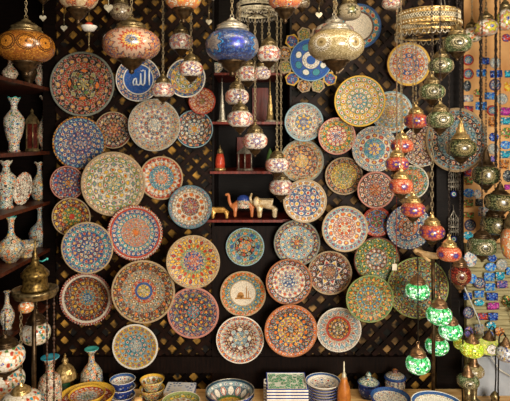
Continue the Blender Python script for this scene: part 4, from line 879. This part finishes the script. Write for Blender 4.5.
# sugar bowls
def jar(px, y, rpx, hpx, body, lid, lab, plates=0, spire=3):
    s_ = sc(y); k = s_; root = empty('lidded_jar', ((px-255)*s_, y, TABZ), lab, 'jar', 'lidded jars on the table'); r = rpx; h = hpx
    bm = bmesh.new(); lathe(bm, [(0, 0), (.6*r*k, 0), (.65*r*k, .08*h*k), (.95*r*k, .35*h*k), (r*k, .6*h*k), (.95*r*k, .9*h*k), (.85*r*k, h*k), (0, h*k)], 30); finish('body', bm, body, root)
    bm = bmesh.new(); lathe(bm, [(0, h*k), (1.02*r*k, h*k), (1.05*r*k, (h+1)*k), (.8*r*k, (h+3.4)*k), (.4*r*k, (h+5.4)*k), (.2*r*k, (h+6)*k), (.2*r*k, (h+7)*k), (.3*r*k, (h+8)*k), (.16*r*k, (h+8+spire*.6)*k), (0, (h+8+spire)*k)], 30); lo_ = finish('lid', bm, lid, root)
    bm = bmesh.new(); tube(bm, [(1.03*r*k*math.cos(2*PI*i/30), 1.03*r*k*math.sin(2*PI*i/30), (h+.6)*k) for i in range(30)], .7*k, 5, True); finish('lid_rim', bm, M['blue_glaze'], lo_)
jar(368.5, -.14, 10, 14, FL['navy'], floral('floral_lid_green', 'd0dcc8', ['G', 'T', 'O', 'W', 'B'], 70), 'lidded jar with green flowered pointed lid right of the orange-brown bottle', spire=4)
jar(395, -.09, 10, 14, FL['blueband'], plate_mat('jar_lid', '1.6 10 o YON|2 14 z BWE|1.6 20 o WBF|.8 1 s B'), 'blue and white lidded jar left of the lowest lit green lamp', spire=1.5)
dish('round_plate', 390, -.36, TABZ, 19.5, 26, M['blue_glaze'], FL['dotplate'], 'white plate with blue dots in front of the lidded jars', 'plate', foot=.6, rimm=M['blue_glaze'], well=3)
dish('round_plate', 437, -.56, TABZ, 25, 47, M['blue_glaze'], FL['whiteleaf'], 'white plate with thin leaf drawing at the foot of the lamp stand', 'plate', foot=.6, rimm=M['white_glaze'], well=3)

# ---------------------------------------------------------------- niche ornaments
def tower(px, mat, lab):
    y = .05; s_ = sc(y); k = s_; root = empty('tower_figurine', ((px-255)*s_, y, SH['upper']), lab, 'figurine', 'tower figurines on the niche shelf')
    bm = bmesh.new(); lathe(bm, [(0, 0), (6*k, 0), (6*k, 1.5*k), (4*k, 2.5*k), (0, 2.5*k)], 8); finish('base', bm, M['pale_metal'], root, False)
    bm = bmesh.new(); lathe(bm, [(0, 2*k), (3.6*k, 2*k), (3*k, 10*k), (2.8*k, 10.5*k), (2.4*k, 18*k), (1.9*k, 18.5*k), (1.5*k, 27*k), (1*k, 27.5*k), (.6*k, 36*k), (.2*k, 44*k), (0, 44.5*k)], 8); finish('spire', bm, mat, root, False)
    return root
tower(222, M['silver'], 'silver tower figurine on the left of the niche upper shelf')
tower(270, M['gold'], 'gold tower figurine on the right of the niche upper shelf')
def figbowl(px, lab, mat): vessel('small_bowl', px, .06, SH['top'], [(4, 0), (4, 1), (3, 2), (6, 6), (8.5, 11)], mat, lab, 'bowl', 'footed bowls on the niche top shelf')
figbowl(217, 'small white flowered bowl on the niche top shelf behind the blue lamp', FL['vase1'])
figbowl(272, 'small flowered bowl on the right of the niche top shelf', FL['vase3'])
y = .03; s_ = sc(y); k = s_; root = empty('cone_lantern', ((220-255)*s_, y, SH['middle']), 'small red glass cone lantern with gold top and foot in the niche', 'lantern')
bm = bmesh.new(); lathe(bm, [(0, 0), (6*k, 0), (6*k, 2*k), (4.5*k, 3*k), (0, 3*k)], 20); finish('base', bm, M['gold'], root)
bm = bmesh.new(); lathe(bm, [(0, 3*k), (4.8*k, 3*k), (5*k, 7*k), (4.2*k, 13*k), (3.2*k, 17*k), (0, 17*k)], 20); finish('glass', bm, M['red_glass'], root)
bm = bmesh.new(); lathe(bm, [(0, 17*k), (3.5*k, 17*k), (2.8*k, 20*k), (1*k, 23*k), (.8*k, 25*k), (0, 26*k)], 20); finish('top', bm, M['brass'], root)
y = .04; s_ = sc(y); k = s_; root = empty('cone_lantern', ((270-255)*s_, y, SH['middle']), 'small greenish glass cone lantern on the right of the niche middle shelf', 'lantern')
bm = bmesh.new(); lathe(bm, [(0, 0), (5*k, 0), (5*k, 2*k), (3.5*k, 3*k), (0, 3*k)], 20); finish('base', bm, M['brass'], root)
bm = bmesh.new(); lathe(bm, [(0, 3*k), (4*k, 3*k), (4.2*k, 8*k), (3*k, 16*k), (1*k, 21*k), (0, 23*k)], 20); finish('glass', bm, M['leaf'], root)

def quad(kind, px, y, L, H, mats, lab, face=-1, saddle=None):
    """small standing camel or elephant; L,H in px; face -1 looks left"""
    s_ = sc(y); k = s_; root = empty(kind+'_figurine', ((px-255)*s_, y, SH['lower']), lab, 'figurine', None)
    bm = bmesh.new(); f = face; lh = H*(.42 if kind == 'camel' else .40)*k; fat = 1.0 if kind == 'camel' else 1.12
    vs = {}
    def V(p, r): v = bm.verts.new(p); vs[v] = r; return v
    lay = None
    h0 = V((-.30*L*k*1, 0, lh*1.3), .15*H*k*fat); mid = V((0, 0, lh*1.45), .17*H*k*fat); h1 = V((.30*L*k, 0, lh*1.3), .14*H*k*fat)
    bm.edges.new((h0, mid)); bm.edges.new((mid, h1))
    front, rear = (h0, h1) if f < 0 else (h1, h0)
    for b_ in (h0, h1):
        for sy in (-1, 1):
            kn = V((b_.co.x+.01*k, sy*.10*H*k, lh*.6), .065*H*k if kind == 'camel' else .09*H*k); ft = V((b_.co.x, sy*.10*H*k, .05*H*k), .055*H*k if kind == 'camel' else .085*H*k)
            bm.edges.new((b_, kn)); bm.edges.new((kn, ft))
    if kind == 'camel':
        hump = V((0, 0, lh*1.85), .10*H*k); bm.edges.new((mid, hump))
        n1 = V((front.co.x+f*.14*L*k, 0, lh*1.05), .075*H*k); n2 = V((front.co.x+f*.22*L*k, 0, lh*1.6), .06*H*k); hd = V((front.co.x+f*.23*L*k, 0, lh*2.15), .07*H*k); mz = V((front.co.x+f*.36*L*k, 0, lh*2.05), .05*H*k)
        bm.edges.new((front, n1)); bm.edges.new((n1, n2)); bm.edges.new((n2, hd)); bm.edges.new((hd, mz))
    else:
        hd = V((front.co.x+f*.16*L*k, 0, lh*1.6), .15*H*k); t1 = V((front.co.x+f*.30*L*k, 0, lh*1.35), .07*H*k); t2 = V((front.co.x+f*.38*L*k, 0, lh*1.8), .05*H*k); t3 = V((front.co.x+f*.30*L*k, 0, lh*2.25), .035*H*k)
        bm.edges.new((front, hd)); bm.edges.new((hd, t1)); bm.edges.new((t1, t2)); bm.edges.new((t2, t3))
    tl = V((rear.co.x-f*.08*L*k, 0, lh*.9), .03*H*k); bm.edges.new((rear, tl))
    rad = [vs[v] for v in bm.verts]
    me = bpy.data.meshes.new('body'); bm.to_mesh(me); bm.free(); o = bpy.data.objects.new('body', me); C.objects.link(o); o.parent = root
    md = o.modifiers.new('s', 'SKIN')
    for i, r in enumerate(rad): me.skin_vertices[0].data[i].radius = (r, r)
    me.skin_vertices[0].data[1].use_root = True
    sb = o.modifiers.new('d', 'SUBSURF'); sb.levels = 1; sb.render_levels = 1
    me.materials.append(mats)
    if kind == 'elephant':
        for sy in (-1, 1):
            bm = bmesh.new(); ball(bm, (front.co.x if False else (f*.30*L*k+f*.12*L*k), sy*.15*H*k, lh*1.5), .15*H*k, .8, .22, 1.1, 10); finish('ear', bm, mats, root)
    if saddle:
        bm = bmesh.new(); ball(bm, (0, 0, lh*1.62), .22*H*k, 1.2, 1.0, .9, 12); finish('saddle', bm, saddle, root)
        bm = bmesh.new(); lathe(bm, [(.26*H*k, 0), (.27*H*k, .26*H*k), (.2*H*k, .3*H*k), (0, .3*H*k)], 14, (0, 0, lh*.95)); finish('saddle_cloth', bm, FL['vase3'], root)
    return root
quad('elephant', 220, -.012, 23, 17, noise_mat('gilt_paint', '9a6c2c', 'e0b060', 60, .35, .4), 'small golden elephant figurine left of the camel with a blue saddle', -1)
quad('camel', 243.5, .02, 28, 27, noise_mat('camel_paint', 'b8683c', 'd88c54', 60, .4), 'camel figurine with blue saddle on the niche lower shelf', -1, M['blue_glaze'])
quad('elephant', 267, .0, 25, 29, noise_mat('ivory_gilt', 'b08c4c', 'efe0c0', 70, .35, .2), 'ivory and gold elephant figurine with raised trunk right of the camel', -1)

# ---------------------------------------------------------------- ornaments on the post
for row, lab in ((194, 'upper blue glass eye charm hanging on silver strands from the post'), (239, 'lower blue glass eye charm under a silver filigree plate')):
    y = -.05; s_ = sc(y); p = at(453.5, row, y); k = s_
    root = empty('eye_charm', p, lab, 'ornament', 'eye charms hanging on the dark post')
    for r, mt, dz in ((3.1, 'blue_glaze', 0), (2.0, 'white_glaze', .0015), (1.1, 'teal_glaze', .0025)):
        bm = bmesh.new(); lathe(bm, [(0, -.002), (r*k, -.002), (r*k, .003+dz), (0, .004+dz)], 20); o = finish('bead', bm, M[mt], root); o.rotation_euler = (PI/2, 0, 0)
    bm = bmesh.new()
    for dx in (-5, -2.5, 0, 2.5, 5): chain(bm, dx*k*.9, 0, 4*k, 24*k-abs(dx)*k*.6, .8)
    tube(bm, [(-5*k, 0, 20*k), (-2*k, 0, 24*k), (0, 0, 29*k), (2*k, 0, 24*k), (5*k, 0, 20*k)], .0028, 5); tube(bm, [(-5*k, 0, 12*k), (5*k, 0, 12*k)], .0045, 5); tube(bm, [(-5*k, 0, 7*k), (5*k, 0, 7*k)], .0035, 5); tube(bm, [(0, 0, 2*k), (0, 0, 34*k)], .0015, 4)
    tube(bm, [(0, 0, 33*k), (0, .025, 34*k)], .0018, 4)
    finish('silver_strands', bm, M['silver'], root)
for px, y, r0, r1, mt, lab in ((396.5, -.30, -6, 262, 'red_bead', 'long red bead string hanging left of the orange lamps'), (461.5, -.10, -6, 118, 'dark_chain', 'dark bead string hanging on the post beside the top green lamp'),
        (480.5, -.12, -6, 165, 'dark_chain', 'left dark bead string hanging over the tan magnet board'), (496, -.13, -6, 170, 'dark_chain', 'right dark bead string hanging over the tan magnet board')):
    bm = bmesh.new(); pb = at(px, r1, y); L = CEIL-pb.z; n = int(L/.013)
    for i in range(n): ball(bm, (0, 0, -.013*i-.006), .0022 if mt == 'red_bead' else (.0055 if i % 3 else .008), 1, 1, 1.3, seg=6)
    tube(bm, [(0, 0, 0), (0, 0, -L)], .0012, 4)
    o = finish('bead_string', bm, M[mt]); o.location = (pb.x, y, CEIL); tag(o, lab, 'bead string')
bm = bmesh.new(); box(bm, -.010, .010, -.001, .001, -.028, 0); box(bm, -.001, .001, -.0012, .0012, 0, .02)
o = finish('price_tag', bm, M['cream_glaze'], smooth=False); o.location = at(394.5, 264, -.298); tag(o, 'small blank white paper tag hanging over the dark green plate edge', 'tag')
bm = bmesh.new(); heart(bm, (0, 0, 0), .020); tube(bm, [(0, 0, .012), (0, 0, CEIL-at(0, 8, -.4).z)], .0012, 4)
o = finish('heart_ornament', bm, M['pale_metal'], smooth=False); o.location = at(108.5, 8, -.4); tag(o, 'white heart ornament hanging alone near the top left', 'ornament')
# little dish pendant below the cream lamp
root = empty('small_pendant', at(89, 27, -.5), 'small white and red pendant dish hanging below the cream lamp', 'ornament'); s_ = sc(-.5); k = s_
bm = bmesh.new(); lathe(bm, [(0, -5*k), (5*k, -4*k), (8*k, 0), (8*k, 1*k), (5*k, 0), (0, 1*k)], 24); finish('dish', bm, M['white_glaze'], root)
bm = bmesh.new(); ball(bm, (0, 0, 1.5*k), 4*k, 1.1, 1.1, .9); finish('glass_ball', bm, M['darkred'] if 'darkred' in M else M['red_glass'], root)
bm = bmesh.new(); tube(bm, [(0, 0, 4*k), (0, 0, CEIL-root.location.z)], .002, 5); lathe(bm, [(0, -4*k), (2.4*k, -5*k), (1*k, -9*k), (1.4*k, -11*k), (.6*k, -15*k), (.3*k, -23*k), (0, -24*k)], 10); finish('rod', bm, M['brass'], root)

# ---------------------------------------------------------------- magnets
MM = {}
def mm(key, cols, sc_=110):
    MM[key] = floral('magnet_'+key, cols[0], cols[1:], sc_, rough=.35, edge=cols[0], dot=.6, ed=.02)
mm('blue', ['2470d0', '3c9cf0', 'L', '1450b8', '6cc8f8']); mm('navy', ['142c88', '2450b8', '4c84d8', '101c58'])
mm('teal', ['18a0c0', '48c8dc', '146c98', 'W']); mm('red', ['b02c34', 'd85040', 'B', '8c1c24']); mm('magenta', ['b82c98', 'd858b8', '8c2c88', 'V'])
mm('green', ['3c7040', '6c9c4c', 'R', 'Y']); mm('yellow', ['d8a824', 'e8c848', 'O']); mm('white', ['c8ccd0', 'L', 'W', 'P', 'B'])
mm('orange', ['c87830', 'd89850', 'N', 'E']); mm('dark', ['2c3038', '4c545c', '1c2024', 'A']); mm('purple', ['5c4898', '8c70b8', 'B', 'P'])
MM['redring'] = plate_mat('magnet_red_ring', '3 6 o BWT|1.4 10 o BLB|1.6 1 s R'); MM['bluering'] = plate_mat('magnet_blue_ring', '3 6 o WLB|2 8 o BWB|1.4 1 s V')
MM['lightring'] = plate_mat('magnet_light_ring', '3 5 o BWL|2 8 o WLW|1.2 1 s S')
MG = [  # px, row, half width, half height, shape, colour, words
 (468,60,5,5,'o','redring','round red and blue magnet'),(484,61,5,3.4,'r','navy','dark blue rectangular magnet'),(495,63,5,5,'o','lightring','round grey-blue magnet'),
 (506,38,4,3.6,'o','red','small round red magnet'),
 (468,74,5,5,'o','redring','thick red-ringed magnet'),(481,73,4.8,3.6,'r','blue','bright blue rectangular magnet'),(496,74,6,3.6,'r','navy','wide navy magnet'),(507.5,74,3,3.6,'r','teal','small pale teal magnet'),
 (467,86,3.6,5,'o','dark','dark oval magnet'),(495,85,5.4,5.4,'o','bluering','round blue magnet with purple ring'),(508,87,4,4.4,'r','yellow','yellow magnet'),
 (478,93,4,3.6,'o','green','green and red oval magnet'),(490,96,5.6,3.6,'r','blue','blue seaside magnet'),(502,99,5,5,'o','lightring','round light blue magnet'),
 (468,98.5,4.8,3.4,'r','white','white striped magnet'),(481,106,5.6,4,'r','blue','large blue boat-scene magnet'),(468.5,109,4.6,3,'r','red','dark red low magnet'),
 (492,110.5,5,4.8,'o','redring','round red-edged magnet'),(505.5,111.5,5,4,'r','magenta','magenta rectangular magnet'),
 (505.5,121,5,3.6,'r','teal','teal rectangular magnet'),(492,122,4,5,'r','orange','brown goblet-like magnet'),
 (506.5,133,5,5,'o','green','round green magnet'),(493.6,137,4.4,4,'o','navy','round navy magnet'),(493,149,5,5,'o','lightring','round white and blue magnet'),
 (505.5,145,5.2,3.8,'o','blue','bright blue oval magnet'),(505,154.5,5,3.6,'r','teal','turquoise rectangular magnet'),(493,158.6,3,3,'o','purple','tiny purple magnet'),
 (504,164.5,4.6,4.6,'r','orange','orange sketch magnet'),(467.5,172.5,3.6,3.8,'r','red','red square magnet'),(507.5,176,4.4,5.4,'o','dark','round dark magnet'),
 (468.5,181,4,4,'r','green','green and white magnet'),(508,187,4,2.6,'r','magenta','small magenta magnet'),
 (468.5,193,5,4,'o','blue','blue oval magnet'),(477,194,3.6,4,'o','white','white and pink magnet'),(468.5,203.5,4.6,4,'r','green','green and red souvenir magnet'),
 (479,202.5,3.8,3.6,'r','dark','dark teal small magnet'),(468.5,215,5,3,'r','green','low green landscape magnet'),(483,211.5,5,4.6,'r','white','pale green and white magnet'),
 (470,225,5.2,5.2,'o','bluering','round blue magnet with pink ring'),(468,235.5,4.6,3.8,'o','teal','teal dome-shaped magnet'),
]
ML = [
 (470,259,6,7,'o','white','large white speckled oval magnet'),(492,258,4,3.4,'o','navy','small dark blue magnet'),(501.5,264.5,5.2,5.2,'o','lightring','round pale blue magnet'),
 (490.5,267,5,3.8,'o','blue','blue oval magnet'),(509,271,3,3.8,'r','blue','narrow blue magnet'),(489,276.8,5.2,4,'r','blue','blue rectangular magnet'),(500,276,4.4,4,'r','teal','blue-teal square magnet'),
 (471.5,278.5,4.6,4.4,'o','blue','blue oval fish magnet'),(479.5,283,5.4,5,'o','bluering','round blue magnet'),(490,287,4.8,3.6,'r','blue','light blue rectangular magnet'),(502,284.5,5.2,3.6,'r','purple','purple and green magnet'),
 (467.5,296,4.2,3.4,'r','navy','navy rectangular magnet'),(479,294,4.8,3.4,'r','blue','mid-blue rectangular magnet'),(492,296.5,5.6,3.8,'r','navy','dark seaside magnet'),(507,301,4,5,'o','green','dark green oval magnet'),
 (479,302.5,4.6,3,'o','teal','teal low oval magnet'),(493,306,5.8,3.4,'r','magenta','magenta rectangular magnet'),(468.5,312.5,5,5.4,'o','bluering','round magnet with purple edge'),
 (482,316.5,5,3.4,'r','red','red rectangular magnet'),(493,316.5,4.8,3.8,'r','navy','deep blue square magnet'),(491,325.5,4.4,3.6,'o','teal','teal oval magnet'),
 (468.5,332,4,5,'o','purple','purple oval magnet'),(479,329,4.4,4.8,'r','white','blue and white magnet'),(499,331.5,4.6,4,'o','orange','pink-orange round magnet'),(489,335,3.8,4,'o','navy','dark blue teardrop magnet'),
]
def near(k, L, words_in):
    """nearest magnet whose words are unique in its list"""
    cnt = {}
    for t in L: cnt[t[6]] = cnt.get(t[6], 0)+1
    best = min((t for t in L if t is not L[k]), key=lambda t: math.hypot(t[0]-L[k][0], t[1]-L[k][1]))
    dx, dy = L[k][0]-best[0], L[k][1]-best[1]
    w = ('right of' if dx > 0 else 'left of') if abs(dx) > abs(dy) else ('below' if dy > 0 else 'above')
    return w+' the '+best[6].replace('rectangular ', '').replace('souvenir ', '').replace(' magnet', ' one')
for L, yf, where in ((MG, -.02, 'on the tan board'), (ML, -.083, 'on the ribbed rack')):
    for k, (px, row, a, b, sh, c, wd) in enumerate(L):
        s_ = sc(yf); bm = bmesh.new(); t = .006
        if sh == 'o':
            lathe(bm, [(0, 0), (1, 0), (1, .6), (.9, 1), (0, 1.15)], 22)
            for v in bm.verts: v.co = Vector((v.co.x*a*1.12*s_, v.co.y*b*1.12*s_, v.co.z*t))
        else:
            box(bm, -a*s_, a*s_, -b*s_, b*s_, 0, t); bmesh.ops.bevel(bm, geom=bm.edges[:], offset=.0018, segments=2, affect='EDGES')
            tube(bm, [(-.5*a*s_, -.3*b*s_, t), (-.1*a*s_, .4*b*s_, t+.001), (.4*a*s_, -.2*b*s_, t)], .0016, 5)
        o = finish('souvenir_magnet', bm, MM[c]); o.location = at(px, row, yf)
        o.rotation_euler = (PI/2, math.radians(random.uniform(-5, 5)), 0)
        tag(o, wd+' '+near(k, L, 0)+' '+where, 'magnet', 'souvenir magnets '+where)
# white cable
bm = bmesh.new(); P_ = [at(464, 286, -.12), at(470, 300, -.12), at(478, 318, -.13), at(483, 334, -.14), at(492, 358, -.15), at(500, 370, -.16), at(514, 378, -.16)]
tube(bm, P_, .0035, 6); o = finish('power_cable', bm, M['cord_white']); tag(o, 'white power cable crossing the blue magnets down to the right', 'cable')
# grey paper packet leaning at lower right
bm = bmesh.new(); T = Matrix.Translation(((492-255)*sc(-.1), -.12, TABZ)) @ Matrix.Rotation(math.radians(-6), 4, 'X')
box(bm, -.10, .16, -.008, .008, 0, (388-351)*sc(-.1), T); o = finish('paper_packet', bm, M['grey_paper'], smooth=False); tag(o, 'pale grey sheet standing behind the swan-neck lamps', 'packet')
for px, row, lab in ((470, 366, 'upper'),): pass
# green plant leaves at right edge
root = empty('trailing_plant', at(512, 306, -.12), 'dark green leafy plant at the right edge beside the magnet rack', 'plant')
bm = bmesh.new()
for i in range(26):
    a_, b_ = random.uniform(-1, 1), random.uniform(-1, 1); ball(bm, (a_*.028, random.uniform(-.02, .02), b_*.03), .009, 1, .35, .6, seg=6)
finish('foliage', bm, M['leaf'], root)
bm = bmesh.new(); tube(bm, [(0, 0, 0), (.01, .03, -.05), (.02, .04, -.1)], .003, 5); finish('stem', bm, M['leaf'], root)
print('objects', len(bpy.data.objects), len([o for o in bpy.data.objects if o.parent is None]))
